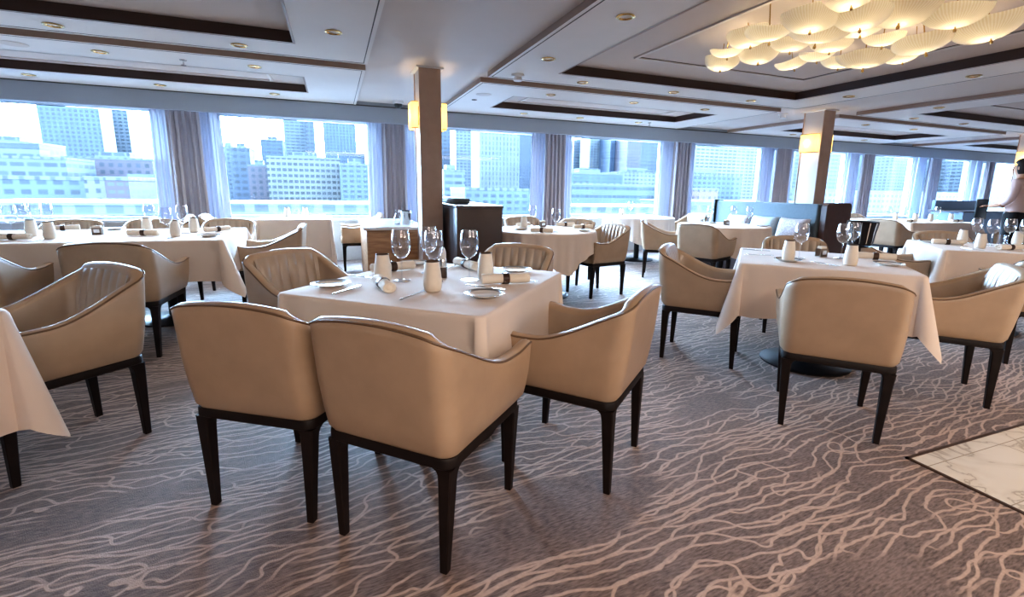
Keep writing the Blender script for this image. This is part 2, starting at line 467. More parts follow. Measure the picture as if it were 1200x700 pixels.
for nm, b in (('wall_left', (X0 - .1, X0, YB, YW, 0, ZC)), ('wall_right', (X1, X1 + .1, YB, YW, 0, ZC)), ('wall_back', (X0, X1, YB - .1, YB, 0, ZC))):
    m = MB(); m.box(*b); tag(m.build(nm, M['wall']), kind='structure')
# window wall
PIERS = [-4.6, -1.81, .89, 3.63, 6.37, 9.05, 11.75, 14.3, 16.75]
SILL, HEAD = .68, 2.2
m = MB()
m.box(X0, X1, YW, YW + .16, 0, SILL); m.box(X0, X1, YW, YW + .16, HEAD, ZC + .06)
edges = [X0] + PIERS + [X1]
for p in PIERS: m.box(p - .16, p + .16, YW, YW + .16, SILL, HEAD)
tag(m.build('wall_front', M['wall']), kind='structure')
sl = MB(); sl.box(X0, X1, YW - .12, YW, SILL - .04, SILL)
tag(sl.build('trim_sill', M['winframe'], bevel=.008), kind='structure')
wi = 0
for a, b in zip(edges[:-1], edges[1:]):
    a2, b2 = (a if a == X0 else a + .16), (b if b == X1 else b - .16)
    if b2 - a2 < .3: continue
    wi += 1
    f = MB(); ring_ = []
    f.box(a2, b2, YW + .02, YW + .08, SILL, SILL + .05); f.box(a2, b2, YW + .02, YW + .08, HEAD - .05, HEAD)
    f.box(a2, a2 + .05, YW + .02, YW + .08, SILL + .05, HEAD - .05); f.box(b2 - .05, b2, YW + .02, YW + .08, SILL + .05, HEAD - .05)
    fo = f.build('window_%d' % wi, M['winframe'], bevel=.004); tag(fo, kind='structure')
    p = MB(); p.add([(a2 + .05, YW + .05, SILL + .05), (b2 - .05, YW + .05, SILL + .05), (b2 - .05, YW + .05, HEAD - .05), (a2 + .05, YW + .05, HEAD - .05)], [(0, 1, 2, 3)])
    p.build('pane', M['pane'], fo)
    li = bpy.data.lights.new('window_portal', 'AREA'); li.shape = 'RECTANGLE'; li.size = b2 - a2; li.size_y = HEAD - SILL
    li.cycles.is_portal = True
    lo = bpy.data.objects.new('window_portal', li); COL.objects.link(lo); lo.location = ((a2 + b2) / 2, YW + .12, (SILL + HEAD) / 2); lo.rotation_euler = (R_(-90), 0, 0)

# ------------------------------------------------------------------ columns and sconces
def column(cx, cy, place):
    r = empty('column', (cx, cy, 0)); tag(r, 'square brown-faced column ' + place, 'column')
    r['kind'] = 'structure'
    m = MB(); m.box(-.098, .098, -.15, .15, 0, ZB); m.build('column_core', M['column_pale'], r, bevel=.006)
    for s in (-1, 1):
        m = MB(); m.box(-.108, .108, min(s * .15, s * .162), max(s * .15, s * .162), 0, ZB); m.build('face_panel', M['column_brown'], r, bevel=.004)
    m = MB(); m.box(-.135, .135, -.185, .185, ZB - .014, ZB - .001); m.build('ceiling_plate', M['ceil'], r)
    return r
COLS = [(.935, 5.16), (6.49, 5.14), (12.05, 5.14)]
CNAME = ['in the middle of the room, beside the dark partition', 'right of centre, behind the blue-grey banquette', 'at the right edge, behind the person']
for (x, y), nm in zip(COLS, CNAME): column(x, y, nm)
def sconce(x, y, s, label):
    r = empty('wall_sconce', (x + s * .098, y, 1.90)); tag(r, label, 'wall lamp', 'amber box sconces on the columns')
    m = MB(); m.box(min(0, s * .02), max(0, s * .02), -.06, .06, -.09, .09); m.build('back_plate', M['gold'], r)
    d, hw, hh = .085, .135, .125
    pts = []
    for k in range(17):
        a = pi * k / 16
        ca, sa = cos(a), sin(a)
        f = lambda v: math.copysign(abs(v) ** .45, v)
        pts.append((s * (.02 + (d - .02) * f(sa)), hw * f(ca)))
    sh = MB(); sh.grid([[(px, py, z) for px, py in pts] for z in (-hh, -hh * .3, hh * .4, hh)])
    sh.build('lamp_shade', M['sconce'], r, smooth=True)
    for z in (-hh, hh):
        rm = MB(); rm.tube([(px, py, z) for px, py in pts], .004, 5); rm.build('shade_rim', M['gold'], r)
    li = bpy.data.lights.new('sconce_bulb', 'POINT'); li.energy = 5; li.color = (1, .68, .32); li.shadow_soft_size = .03
    lo = bpy.data.objects.new('sconce_bulb', li); link(lo, r); lo.location = (s * .05, 0, 0)
    li.shadow_soft_size = .02
for (x, y), nm in zip(COLS, ('middle column', 'column behind the banquette', 'rightmost column')):
    sconce(x, y, -1, 'glowing amber box sconce on the left face of the ' + nm)
    sconce(x, y, 1, 'glowing amber box sconce on the right face of the ' + nm)

# ------------------------------------------------------------------ ceiling fittings
def make_downlight():
    r = empty('downlight', (0, 0, 0)); tag(r, 'x', 'ceiling light', 'recessed gold-rimmed downlights')
    m = MB(); m.lathe([(.060, -.001), (.062, -.006), (.050, -.009), (.043, -.004), (.036, .012)], 24); m.build('trim_ring', M['gold'], r, smooth=True)
    m = MB(); m.lathe([(.036, .012), (.001, .012)], 20); m.build('lamp_disc', M['bulb'], r)
    return r
DL = []
rows = {'the row nearest the window pelmet': (7.0, [-2.96, -1.80, -.62, 2.7, 3.64, 4.72, 8.2, 10.2]),
        'the second row from the windows': (5.5, [-1.82, -.64, 2.46, 3.62, 4.76, 8.0, 9.2]),
        'the row beyond the large coffers': (4.74, [-1.82, -.65, 2.48, 3.64, 4.79, 7.9, 9.1]),
        'the row beside the middle column': (4.05, [.06, 1.78, 5.54, 7.2]),
        'the row nearest the viewer': (2.9, [.06, 1.81, 5.59, 7.25])}
dl0 = make_downlight(); first = True
ords = ['first', 'second', 'third', 'fourth', 'fifth', 'sixth', 'seventh', 'eighth']
for rn, (y, xs) in rows.items():
    for i, x in enumerate(xs):
        lab = 'gold-rimmed downlight, %s from the left in %s' % (ords[i], rn)
        zz = ZL if not (abs(x - .06) < .2 and y < 5) else ZL
        if first: o = dl0; o.location = (x, y, zz); o['label'] = lab; first = False
        else: o = dup(dl0, (x, y, zz), 0, lab)
        li = bpy.data.lights.new('spot', 'SPOT'); li.energy = 7; li.spot_size = R_(105); li.spot_blend = .9; li.color = (1, .84, .64); li.shadow_soft_size = .03
        lo = bpy.data.objects.new('spot', li); link(lo, o); lo.location = (0, 0, -.012)
def disc(name, x, y, r, z, mat, label, cat, depth=.006):
    m = MB(); m.lathe([(.0005, -depth), (r * .82, -depth), (r, -depth * .5), (r, 0)], 28); m.mi = 0
    o = m.build(name, mat, smooth=True); o.location = (x, y, z); tag(o, label, cat)
disc('ceiling_speaker', -2.40, 5.52, .095, ZL, M['ceil2'], 'round flush speaker grille in the ceiling at far left', 'speaker')
disc('ceiling_speaker', 1.74, 5.86, .095, ZL, M['ceil2'], 'round flush speaker grille in the ceiling right of the middle column', 'speaker')
disc('air_nozzle', 1.73, 6.25, .035, ZL, M['groove'], 'small dark round cap in the ceiling just beyond the speaker grille', 'air nozzle')
def detector(x, y, z, label):
    r = empty('smoke_detector', (x, y, z)); tag(r, label, 'smoke detector')
    m = MB(); m.lathe([(.065, 0), (.065, -.012), (.055, -.02), (.04, -.022)], 24, cap=True); m.build('base', M['whiteplastic'], r, smooth=True)
    m = MB(); m.lathe([(.038, -.022), (.045, -.05), (.04, -.06)], 24, cap=True); m.build('sensor_head', M['whiteplastic'], r, smooth=True)
detector(1.75, 4.72, ZL, 'white smoke detector on the ceiling right of the middle column')
detector(6.25, 5.55, ZB, 'white smoke detector on the ceiling near the column behind the banquette')
r = empty('dome_camera', (.89, 7.12, ZB)); tag(r, 'small black dome camera under the ceiling left of the middle column', 'security camera')
m = MB(); m.lathe([(.075, 0), (.075, -.03), (.06, -.04)], 24, cap=True); m.build('camera_base', M['whiteplastic'], r, smooth=True)
m = MB(); m.lathe([(.055, -.04), (.05, -.07), (.03, -.092), (.001, -.1)], 24); m.build('dark_dome', M['black'], r, smooth=True)
def sprinkler(x, y, label):
    r = empty('sprinkler_head', (x, y, ZL)); tag(r, label, 'sprinkler')
    m = MB(); m.lathe([(.03, 0), (.028, -.006), (.001, -.006)], 16); m.build('cover_plate', M['silver'], r)
    m = MB(); m.tube([(0, 0, -.006), (0, 0, -.045)], .007, 8); m.lathe([(.001, -.05), (.022, -.048), (.022, -.044), (.001, -.042)], 12); m.build('nozzle', M['silver'], r)
sprinkler(-1.22, 5.52, 'small metal sprinkler head under the ceiling at upper left')
sprinkler(4.9, 6.95, 'small metal sprinkler head under the ceiling near the far end of the middle bay')

# ------------------------------------------------------------------ chandelier of glass shells
ch = empty('chandelier', (3.35, 2.6, ZC)); tag(ch, 'cluster of glowing ribbed glass shells under the ceiling coffer', 'chandelier')
CH = [(2.92,3.23,.30),(2.84,3.09,.25),(2.81,2.86,.33),(2.67,2.55,.34),(3.15,3.09,.35),(2.67,2.25,.34),(3.07,2.73,.31),(3.68,3.23,.29),
      (2.94,2.41,.40),(2.68,2.03,.33),(2.88,2.10,.35),(3.50,2.86,.28),(4.00,3.05,.28),(3.29,2.59,.28),(3.23,2.34,.31),(3.75,2.66,.39),
      (3.54,2.40,.28),(3.21,2.09,.42),(4.02,2.57,.28),(3.95,2.44,.25),(3.69,2.23,.39),(3.46,1.94,.36),(3.95,2.14,.29),(3.82,1.95,.38)]
def bowl_mesh():
    m = MB(); rows_ = []
    for j in range(9):
        t = j / 8
        rr = .5 * sin(t * pi / 2) ** .9; z = -.27 * cos(t * pi / 2) ** 1.1
        row = []
        for k in range(48):
            a = 2 * pi * k / 48
            s = 1 + .012 * t * t * sin(9 * a) + .02 * t * sin(5 * a + 1)
            row.append((rr * s * cos(a) * 1.06, rr * s * sin(a) * .94, z + .03 * t * t * sin(3 * a)))
        rows_.append(row)
    m.grid(rows_, True)
    return m
b0 = bowl_mesh().build('glass_shell', M['bowl'], ch, smooth=True)
f0 = None
for i, (x, y, d) in enumerate(CH):
    o = b0 if i == 0 else b0.copy()
    if i: link(o, ch)
    zz = 2.22 + .02 * ((i * 7) % 5 - 2) - ZC + .05
    d *= .93; o.location = (x - 3.35, y - 2.6, zz); o.scale = (d, d, d)
    o.rotation_euler = (R_(random.uniform(-13, 13)), R_(random.uniform(-13, 13)), random.uniform(0, 6.28))
    if i == 0:
        m = MB(); m.lathe([(.001, -.36), (.022, -.355), (.028, -.33), (.02, -.30), (.001, -.295)], 12)
        f0 = m.build('finial', M['gold'], o, smooth=True)
        m = MB(); m.tube([(0, 0, -.30), (0, 0, .45)], .012, 8); r0 = m.build('stem_rod', M['gold'], o)
    else:
        for q in (f0, r0):
            c = q.copy(); link(c, o)
    li = bpy.data.lights.new('shell_bulb', 'POINT'); li.energy = .75; li.color = (1, .84, .58); li.shadow_soft_size = .015
    lo = bpy.data.objects.new('shell_bulb', li); link(lo, ch); lo.location = (x - 3.35, y - 2.6, zz - .12 * d)

# ------------------------------------------------------------------ curtains
def folds(x0, x1, y, amp, nf, z0, z1, flare, seed):
    rnd = random.Random(seed); n = nf * 10; m = MB(); rows_ = []
    ph = [rnd.uniform(0, 6.28) for _ in range(4)]
    for j in range(9):
        t = j / 8; z = z1 + (z0 - z1) * t; row = []
        for i in range(n + 1):
            u = i / n; xm = (x0 + x1) / 2; wd = (x1 - x0) / 2 * (1 + flare * t)
            a = u * nf * 2 * pi + .6 * sin(3 * u + ph[0]) + .25 * sin(2 * t + ph[1])
            row.append((xm + wd * (2 * u - 1) + .012 * sin(a * 2 + ph[2]), y + amp * (.75 + .25 * t) * sin(a) + .25 * amp * sin(2.3 * a + ph[3]), z))
        rows_.append(row)
    m.grid(rows_); return m
CUR = [(-4.95, -4.2), (-2.2, -1.42), (.54, 1.24), (3.26, 3.99), (5.96, 6.73), (8.57, 9.42), (11.3, 12.1), (13.8, 14.63), (16.3, 16.93)]
CN = ['beyond the left edge', 'between the first and second windows', 'left of the middle column', 'between the third and fourth windows', 'between the fourth and fifth windows',
      'left of the second column', 'right of the second column', 'between the two far right windows', 'at the far right end']
for k, ((a, b), nm) in enumerate(zip(CUR, CN)):
    w_ = b - a
    o = folds(a + w_ * .26, b - w_ * .26, 7.86, .042, 5, .02, 2.28, .12, k).build('drape_curtain', M['drape'], smooth=True, angle=80); tag(o, 'taupe pleated drape ' + nm, 'curtain', 'taupe drapes along the windows')
    for s, (p, q) in ((('left'), (a - .02, a + w_ * .34)), (('right'), (b - w_ * .34, b + .02))):
        o = folds(p, q, 8.0, .022, 5, .02, 2.28, .25, k * 2 + 50 + (s == 'left')).build('sheer_curtain', M['sheer'], smooth=True, angle=80)
        tag(o, 'pale sheer curtain on the %s of the drape %s' % (s, nm), 'curtain', 'sheer curtains along the windows')

sl_ = bpy.data.lights.new('daylight', 'SUN'); sl_.energy = 58; sl_.color = (.48, .72, 1.0); sl_.angle = R_(60)
so_ = bpy.data.objects.new('daylight', sl_); COL.objects.link(so_); so_.location = (3, 30, 20); so_.rotation_euler = (R_(-66), 0, R_(6))
# ------------------------------------------------------------------ added warm fill lights behind the viewer, unseen and without a fixture
def area(x, y, z, sx, sy, e, col, rot=(0, 0, 0)):
    li = bpy.data.lights.new('warm_fill', 'AREA'); li.shape = 'RECTANGLE'; li.size = sx; li.size_y = sy; li.energy = e; li.color = col
    lo = bpy.data.objects.new('warm_fill', li); COL.objects.link(lo); lo.location = (x, y, z); lo.rotation_euler = rot
WARM = (1, .85, .72)
area(.4, -1.9, 2.28, 2.4, 2.0, 145, WARM)
area(4.6, -1.6, 2.28, 2.4, 2.0, 125, WARM)
# ------------------------------------------------------------------ dining chair
def chair_path(n, inset=0.0):
    """U-shaped plan path from the left arm tip round the back to the right arm tip; x across, y to the front.
    returns unit-plan samples (x, y, nx, ny, s) with s the arc length fraction"""
    W, YF, YB_, r = .252, .255, -.262, .060
    pts = []
    segs = [((-W, YF), (-W, YB_ + r)), None, ((-W + r, YB_), (W - r, YB_)), None, ((W, YB_ + r), (W, YF))]
    L1 = YF - (YB_ + r); La = r * pi / 2; L2 = 2 * (W - r); tot = 2 * L1 + 2 * La + L2
    out = []
    for i in range(n):
        s = i / (n - 1) * tot
        if s <= L1: x, y, nx, ny = -W, YF - s, -1, 0
        elif s <= L1 + La:
            a = (s - L1) / r; x, y = -W + r - r * cos(a), YB_ + r - r * sin(a); nx, ny = -cos(a), -sin(a)
        elif s <= L1 + La + L2: x, y, nx, ny = -W + r + (s - L1 - La), YB_, 0, -1
        elif s <= L1 + 2 * La + L2:
            a = (s - L1 - La - L2) / r; x, y = W - r + r * sin(a), YB_ + r - r * cos(a); nx, ny = sin(a), -cos(a)
        else: x, y, nx, ny = W, YB_ + r + (s - L1 - 2 * La - L2), 1, 0
        out.append((x, y, nx, ny, s / tot))
    return out
def top_h(x, y, s=0):
    """height of the rim: low flat arms, S-curve up to the back"""
    t = smooth01((.40 - abs(s - .5)) / .28) ** 1.2
    return .622 + .014 * smooth01((y - .15) / .1) + (.788 - .622) * t ** 1.05 + .010 * (1 - min(1, abs(x) / .25) ** 2) * t ** 2 * 2.6
def lean(x, y, z):
    """outward flare and backwards lean growing with height"""
    k = max(0, z - .395) / .4
    back = smooth01((.05 - y) / .30)
    front = smooth01((y + .26) / .5)
    return x * (1 + k * (.035 + .21 * front)), y - .052 * k * back
def make_chair():
    r = empty('dining_chair', (0, 0, 0)); tag(r, 'x', 'chair', 'taupe leather dining armchairs')
    N = 121; P = chair_path(N)
    outer, inner, rim = [], [], []
    Z0 = .397
    rows_o = []
    def pt(p, off, z):
        x, y, nx, ny, s = p
        X, Y = lean(x, y, z)
        return (X - nx * off, Y - ny * off, z)
    for p in P:
        h = top_h(p[0], p[1], p[4]); th = .052
        bulge = lambda t: -.007 * sin(pi * min(1, t * 1.1)) 
        col = []
        for t in (0, .06, .25, .5, .75, .93): col.append(pt(p, (.012 if t == 0 else 0) + bulge(t), Z0 + (h - .014 - Z0) * t))
        for a in (15, 50, 90, 130, 165):
            ar = R_(a); col.append(pt(p, th / 2 - th / 2 * cos(ar), h - .016 + .018 * sin(ar)))
        col.append(pt(p, th, h - .022)); col.append(pt(p, th + .004, h - .05)); col.append(pt(p, th + .004, Z0 + .02))
        rows_o.append(col)
    m = MB(); m.grid(rows_o)
    nc = len(rows_o[0])
    # end caps at the arm tips
    for row in (rows_o[0], rows_o[-1]):
        c = len(row)
        cen = tuple(sum(q[k] for q in row) / c for k in range(3))
        cen = (cen[0], cen[1] + .012, cen[2])
        m.add(row + [cen], [(i, i + 1, c) for i in range(c - 1)] + [(c - 1, 0, c)])
    m.build('upholstered_shell', M['leather'], r, smooth=True, angle=60)
    # pleated inner lining
    rows_i = []
    N2 = 217; P2 = chair_path(N2)
    for p in P2:
        h = top_h(p[0], p[1], p[4]); s = p[4]
        zone = smooth01((s - .27) / .05) * smooth01((.73 - s) / .05)
        ph = (s - .27) / (.46) * 12
        pl = abs(sin(pi * ph)) ** .6
        col = []
        for t in (0, .3, .6, .85, 1):
            z = .42 + (h - .026 - .42) * t
            off = .054 + (.004 + .023 * zone * pl * (1 - .85 * t ** 6)) * (1 if t < 1 else .3) + .010 * zone * (1 - t)
            col.append(pt(p, off, z))
        rows_i.append(col)
    m = MB(); m.grid(rows_i)
    m.build('pleated_lining', M['leather_in'], r, smooth=True, angle=75)
    m = MB()
    m.tube([pt(p, .002, top_h(p[0], p[1], p[4]) - .008) for p in P[::2]], .0042, 6)
    m.build('piping', M['piping'], r, smooth=True)
    # seat cushion
    m = MB(); rows_ = []
    def rr(hw, y0, y1, rad, z, n=7):
        pts = []
        for cx_, cy_, a0 in ((hw - rad, y1 - rad, 0), (-hw + rad, y1 - rad, 90), (-hw + rad, y0 + rad, 180), (hw - rad, y0 + rad, 270)):
            for k in range(n): a = R_(a0 + 90 * k / (n - 1)); pts.append((cx_ + rad * cos(a), cy_ + rad * sin(a), z))
        return pts
    for ins, z in ((.004, .397), (0, .41), (0, .452), (.012, .468), (.04, .476), (.12, .482)): rows_.append(rr(.204 - ins, -.215 + ins, .275 - ins, .035, z))
    m.grid(rows_, True); k = len(rows_[-1]); m.add(rows_[-1], [tuple(range(k))])
    m.build('seat', M['leather'], r, smooth=True, angle=50)
    # dark wooden frame
    m = MB(); rows_ = [rr(.240, -.250, .252, .04, z) for z in (.360,)] + [rr(.247, -.257, .258, .046, z) for z in (.366, .392)] + [rr(.243, -.253, .254, .042, .398)]
    m.grid(rows_, True); k = len(rows_[0]); m.add(rows_[0], [tuple(range(k - 1, -1, -1))]); m.add(rows_[-1], [tuple(range(k))])
    m.build('seat_frame', M['legwood'], r, smooth=True, angle=40)
    for sx in (-1, 1):
        for sy in (-1, 1):
            m = MB(); rows_ = []
            for z, ox, oy, wd in ((.363, .243, .2525, .072), (.353, .242, .252, .056), (.340, .241, .252, .049), (.315, .239, .252, .0455), (.28, .237, .2515, .0435), (.1, .226, .250, .032), (0, .2205, .2495, .0265)):
                h_ = wd / 2; x, y = sx * (ox - h_), sy * (oy - h_)
                b = min(h_ * .2, .005)
                rows_.append([(x + dx, y + dy, z) for dx, dy in ((-h_ + b, -h_), (h_ - b, -h_), (h_, -h_ + b), (h_, h_ - b), (h_ - b, h_), (-h_ + b, h_), (-h_, h_ - b), (-h_, -h_ + b))])
            m.grid(rows_, True); k = 8; m.add(rows_[-1], [tuple(range(k))]); m.add(rows_[0], [tuple(range(k))])
            m.build('leg', M['legwood'], r, smooth=True, angle=40)
    return r
chair0 = make_chair()
CH_USED = [False]
def chair(x, y, deg, label, group='taupe leather dining armchairs'):
    """deg: direction the chair faces, measured from +X"""
    rz = R_(deg - 90)
    if not CH_USED[0]:
        CH_USED[0] = True; chair0.location = (x, y, 0); chair0.rotation_euler = (0, 0, rz); chair0['label'] = label; chair0['group'] = group; return chair0
    return dup(chair0, (x, y, 0), rz, label, None, group)

# ------------------------------------------------------------------ tables and cloths
TZ = .75
def cloth_rect(w, l, drop, seed, tipdrop=.5, flare=.15):
    rnd = random.Random(seed); hw, hl = w / 2, l / 2
    per = []                                    # (x, y, nx, ny, corner weight)
    ns, ncn = 26, 17
    sides = [((-hw, -hl), (hw, -hl), (0, -1)), ((hw, -hl), (hw, hl), (1, 0)), ((hw, hl), (-hw, hl), (0, 1)), ((-hw, hl), (-hw, -hl), (-1, 0))]
    e = .03
    for (a, b, nrm) in sides:
        L = math.hypot(b[0] - a[0], b[1] - a[1]); ux, uy = (b[0] - a[0]) / L, (b[1] - a[1]) / L
        for i in range(ns):
            t = e / L + (1 - 2 * e / L) * i / (ns - 1)
            d = min(t, 1 - t) * L
            per.append((a[0] + ux * L * t, a[1] + uy * L * t, nrm[0], nrm[1], d, 0, t))
        # corner fan
        a0 = math.atan2(nrm[1], nrm[0])
        for i in range(1, ncn - 1):
            an = a0 + pi / 2 * i / (ncn - 1); q = abs(i / (ncn - 1) - .5) * 2
            cx_, cy_ = b[0] - (ux * e) * 1 , b[1] - (uy * e) * 1
            per.append((b[0] - nrm[0] * e - ux * e + cos(an) * e, b[1] - nrm[1] * e - uy * e + sin(an) * e, cos(an), sin(an), 0, 1 - q, .5))
    ph = [rnd.uniform(0, 6.28) for _ in range(6)]
    rows_ = []
    levels = [0, .03, .08, .2, .35, .5, .65, .8, .92, 1]
    for t in levels:
        row = []
        for i, (x, y, nx, ny, d, cw, u) in enumerate(per):
            near = max(0, 1 - d / .30) if cw == 0 else 1
            dr = drop + (tipdrop - drop) * cw ** 1.05 + .010 * sin(9 * u + ph[0])
            if cw == 0: dr += .02 * near ** 2
            if t < .03: z = 0; off = 0
            else: z = -dr * t; off = .006
            # folded corner: swells out at its middle, pinched where it meets the sides
            off += t * (flare * (cw ** .55) + .012 + .022 * near * sin(16 * d + ph[1]) * (cw == 0) + .010 * sin(14 * u + ph[2] + i * .0) * (cw == 0))
            if cw == 0: off += t * -.018 * math.exp(-((d - .05) / .05) ** 2)
            row.append((x + nx * off, y + ny * off, TZ + z))
        rows_.append(row)
    m = MB(); m.grid(rows_, True)
    # top: inset rings
    k = len(per); top = rows_[0]
    rings = [[(x * s, y * s, TZ + .0035 * (1 - s)) for x, y, z in top] for s in (1, .985, .6, .2)]
    m.grid(rings[::-1], True); m.add(rings[-1], [tuple(range(k))])
    return m
def cloth_round(rad, drop, var, seed, nf=14):
    rnd = random.Random(seed); n = 160; m = MB(); ph = [rnd.uniform(0, 6.28) for _ in range(5)]
    rows_ = []
    for t in (0, .03, .08, .2, .4, .6, .8, .92, 1):
        row = []
        for k in range(n):
            a = 2 * pi * k / n
            tip = abs(cos(2 * (a + .35))) ** 3
            dr = drop + var * tip
            f = sin(nf * a + ph[0] + .7 * sin(3 * a + ph[1]))
            off = t * (.02 + .026 * f + .012 * sin(2.6 * nf * a + ph[2])) + (.006 if t >= .03 else 0)
            rr_ = rad + off
            row.append((rr_ * cos(a), rr_ * sin(a), TZ - (dr * t if t >= .03 else 0)))
        rows_.append(row)
    m.grid(rows_, True)
    rings = [[(x * s, y * s, TZ + .0035 * (1 - s)) for x, y, z in rows_[0]] for s in (1, .985, .6, .2)]
    m.grid(rings[::-1], True); m.add(rings[-1], [tuple(range(n))])
    return m
def pedestal(r, cx=0, cy=0, rad=.29):
    m = MB(); m.lathe([(.001, 0), (rad, 0), (rad, .010), (rad * .93, .018), (.08, .026), (.055, .04), (.001, .04)], 40, cx, cy); m.build('base_disc', M['table_metal'], r, smooth=True)
    m = MB(); m.lathe([(.045, .035), (.045, .66), (.12, .69), (.12, .70)], 24, cx, cy); m.build('pedestal', M['table_metal'], r, smooth=True)
def rect_table(name, x, y, deg, w, l, tlabel, clabel, seed, drop=.33, tip=.50, ped=((0, 0),), flare=.20, rad=.29):
    r = empty('dining_table', (x, y, 0), R_(deg)); tag(r, tlabel, 'table', 'restaurant dining tables')
    m = MB(); m.box(-w / 2 + .012, w / 2 - .012, -l / 2 + .012, l / 2 - .012, .70, TZ - .004); m.build('tabletop', M['table_wood'], r, bevel=.006)
    for px, py in ped: pedestal(r, px, py, rad)
    o = cloth_rect(w, l, drop, seed, tip, flare).build('tablecloth', M['cloth'], smooth=True, angle=70)
    o.location = (x, y, 0); o.rotation_euler = (0, 0, R_(deg)); tag(o, clabel, 'tablecloth', 'white tablecloths')
def round_table(x, y, rad, tlabel, clabel, seed, drop=.25, var=.16, deg=0, skirt=False):
    r = empty('dining_table', (x, y, 0), R_(deg)); tag(r, tlabel, 'table', 'restaurant dining tables')
    m = MB(); m.lathe([(.001, .70), (rad - .012, .70), (rad - .012, TZ - .004), (.001, TZ - .004)], 48); m.build('tabletop', M['table_wood'], r)
    pedestal(r)
    o = cloth_round(rad, drop, var, seed).build('tablecloth', M['cloth'], smooth=True, angle=70)
    o.location = (x, y, 0); o.rotation_euler = (0, 0, R_(deg)); tag(o, clabel, 'tablecloth', 'white tablecloths')

# ------------------------------------------------------------------ tableware prototypes (each used first where the first one stands)
PROTO = {}
def place(kind, x, y, deg, label, z=TZ + .004):
    mk, cat, grp = TW[kind]
    if kind not in PROTO:
        r = mk(); PROTO[kind] = r; r.location = (x, y, z); r.rotation_euler = (0, 0, R_(deg)); tag(r, label, cat, grp); return r
    return dup(PROTO[kind], (x, y, z), R_(deg), label, cat, grp)
def mk_glass():
    r = empty('wine_glass', (0, 0, 0))
    m = MB(); m.lathe([(1.1 * p_, 1.1 * q_) for p_, q_ in [(.006, .098), (.02, .104), (.034, .122), (.0415, .148), (.0425, .168), (.0385, .195), (.0325, .222), (.0315, .222), (.0375, .194), (.0415, .168), (.0405, .148), (.033, .123), (.019, .106), (.001, .101)]], 28)
    m.build('bowl', M['glass'], r, smooth=True, angle=80)
    m = MB(); m.lathe([(1.1 * p_, 1.1 * q_) for p_, q_ in [(.006, .004), (.0042, .02), (.0038, .06), (.0045, .09), (.0065, .1)]], 12); m.build('stem', M['glass'], r, smooth=True)
    m = MB(); m.lathe([(1.1 * p_, 1.1 * q_) for p_, q_ in [(.001, .0), (.036, 0), (.0365, .0015), (.02, .0035), (.006, .007), (.001, .007)]], 28); m.build('foot', M['glass'], r, smooth=True)
    return r
def mk_tumbler():
    r = empty('ceramic_tumbler', (0, 0, 0))
    m = MB(); m.lathe([(.001, 0), (.032, 0), (.036, .004), (.040, .026), (.040, .05), (.0365, .084), (.0305, .122), (.030, .130), (.0275, .130)], 32); m.build('cup', M['cream'], r, smooth=True, angle=60)
    m = MB(); m.lathe([(.028, .1305), (.027, .126), (.0295, .095), (.001, .09)], 28); m.build('dark_inside', M['cream_in'], r, smooth=True)
    m = MB(); m.lathe([(.0307, .1290), (.030, .1325), (.0277, .1308)], 28); m.build('dark_rim', M['napring'], r, smooth=True)
    return r
def mk_plate():
    r = empty('bread_plate', (0, 0, 0))
    m = MB(); m.lathe([(.001, .001), (.045, .001), (.05, 0), (.052, .003), (.085, .013), (.0855, .015), (.056, .0085), (.05, .006), (.001, .006)], 40); m.build('dish', M['porcelain'], r, smooth=True, angle=50)
    m = MB(); m.lathe([(.083, .0150), (.074, .0130), (.066, .0110), (.0655, .0115), (.075, .0138), (.083, .0156)], 40); m.build('rim_band', M['plate_rim'], r, smooth=True)
    return r
def mk_knife():
    r = empty('butter_knife', (0, 0, 0))
    m = MB(); m.taper((-.05, 0, .003), (.05, .004), (-.05, 0, .008), (.05, .003)); m.build('handle', M['silver'], r, bevel=.0012)
    m = MB(); pts = [(0, -.005), (.05, -.008), (.085, -.007), (.105, .002), (.09, .006), (0, .005)]
    m.add([(x, y, .004) for x, y in pts] + [(x, y, .0062) for x, y in pts], [(5, 4, 3, 2, 1, 0), (6, 7, 8, 9, 10, 11)] + [(i, (i + 1) % 6, (i + 1) % 6 + 6, i + 6) for i in range(6)]); m.build('blade', M['silver'], r)
    return r
def mk_fork():
    r = empty('dinner_fork', (0, 0, 0))
    m = MB(); m.taper((-.05, 0, .003), (.055, .004), (-.05, 0, .007), (.055, .003)); m.build('handle', M['silver'], r, bevel=.001)
    m = MB(); m.box(.004, .045, -.009, .009, .004, .0065)
    for k in range(4): m.box(.045, .085, -.009 + k * .005, -.006 + k * .005, .004, .0065)
    m.build('tines', M['silver'], r)
    return r
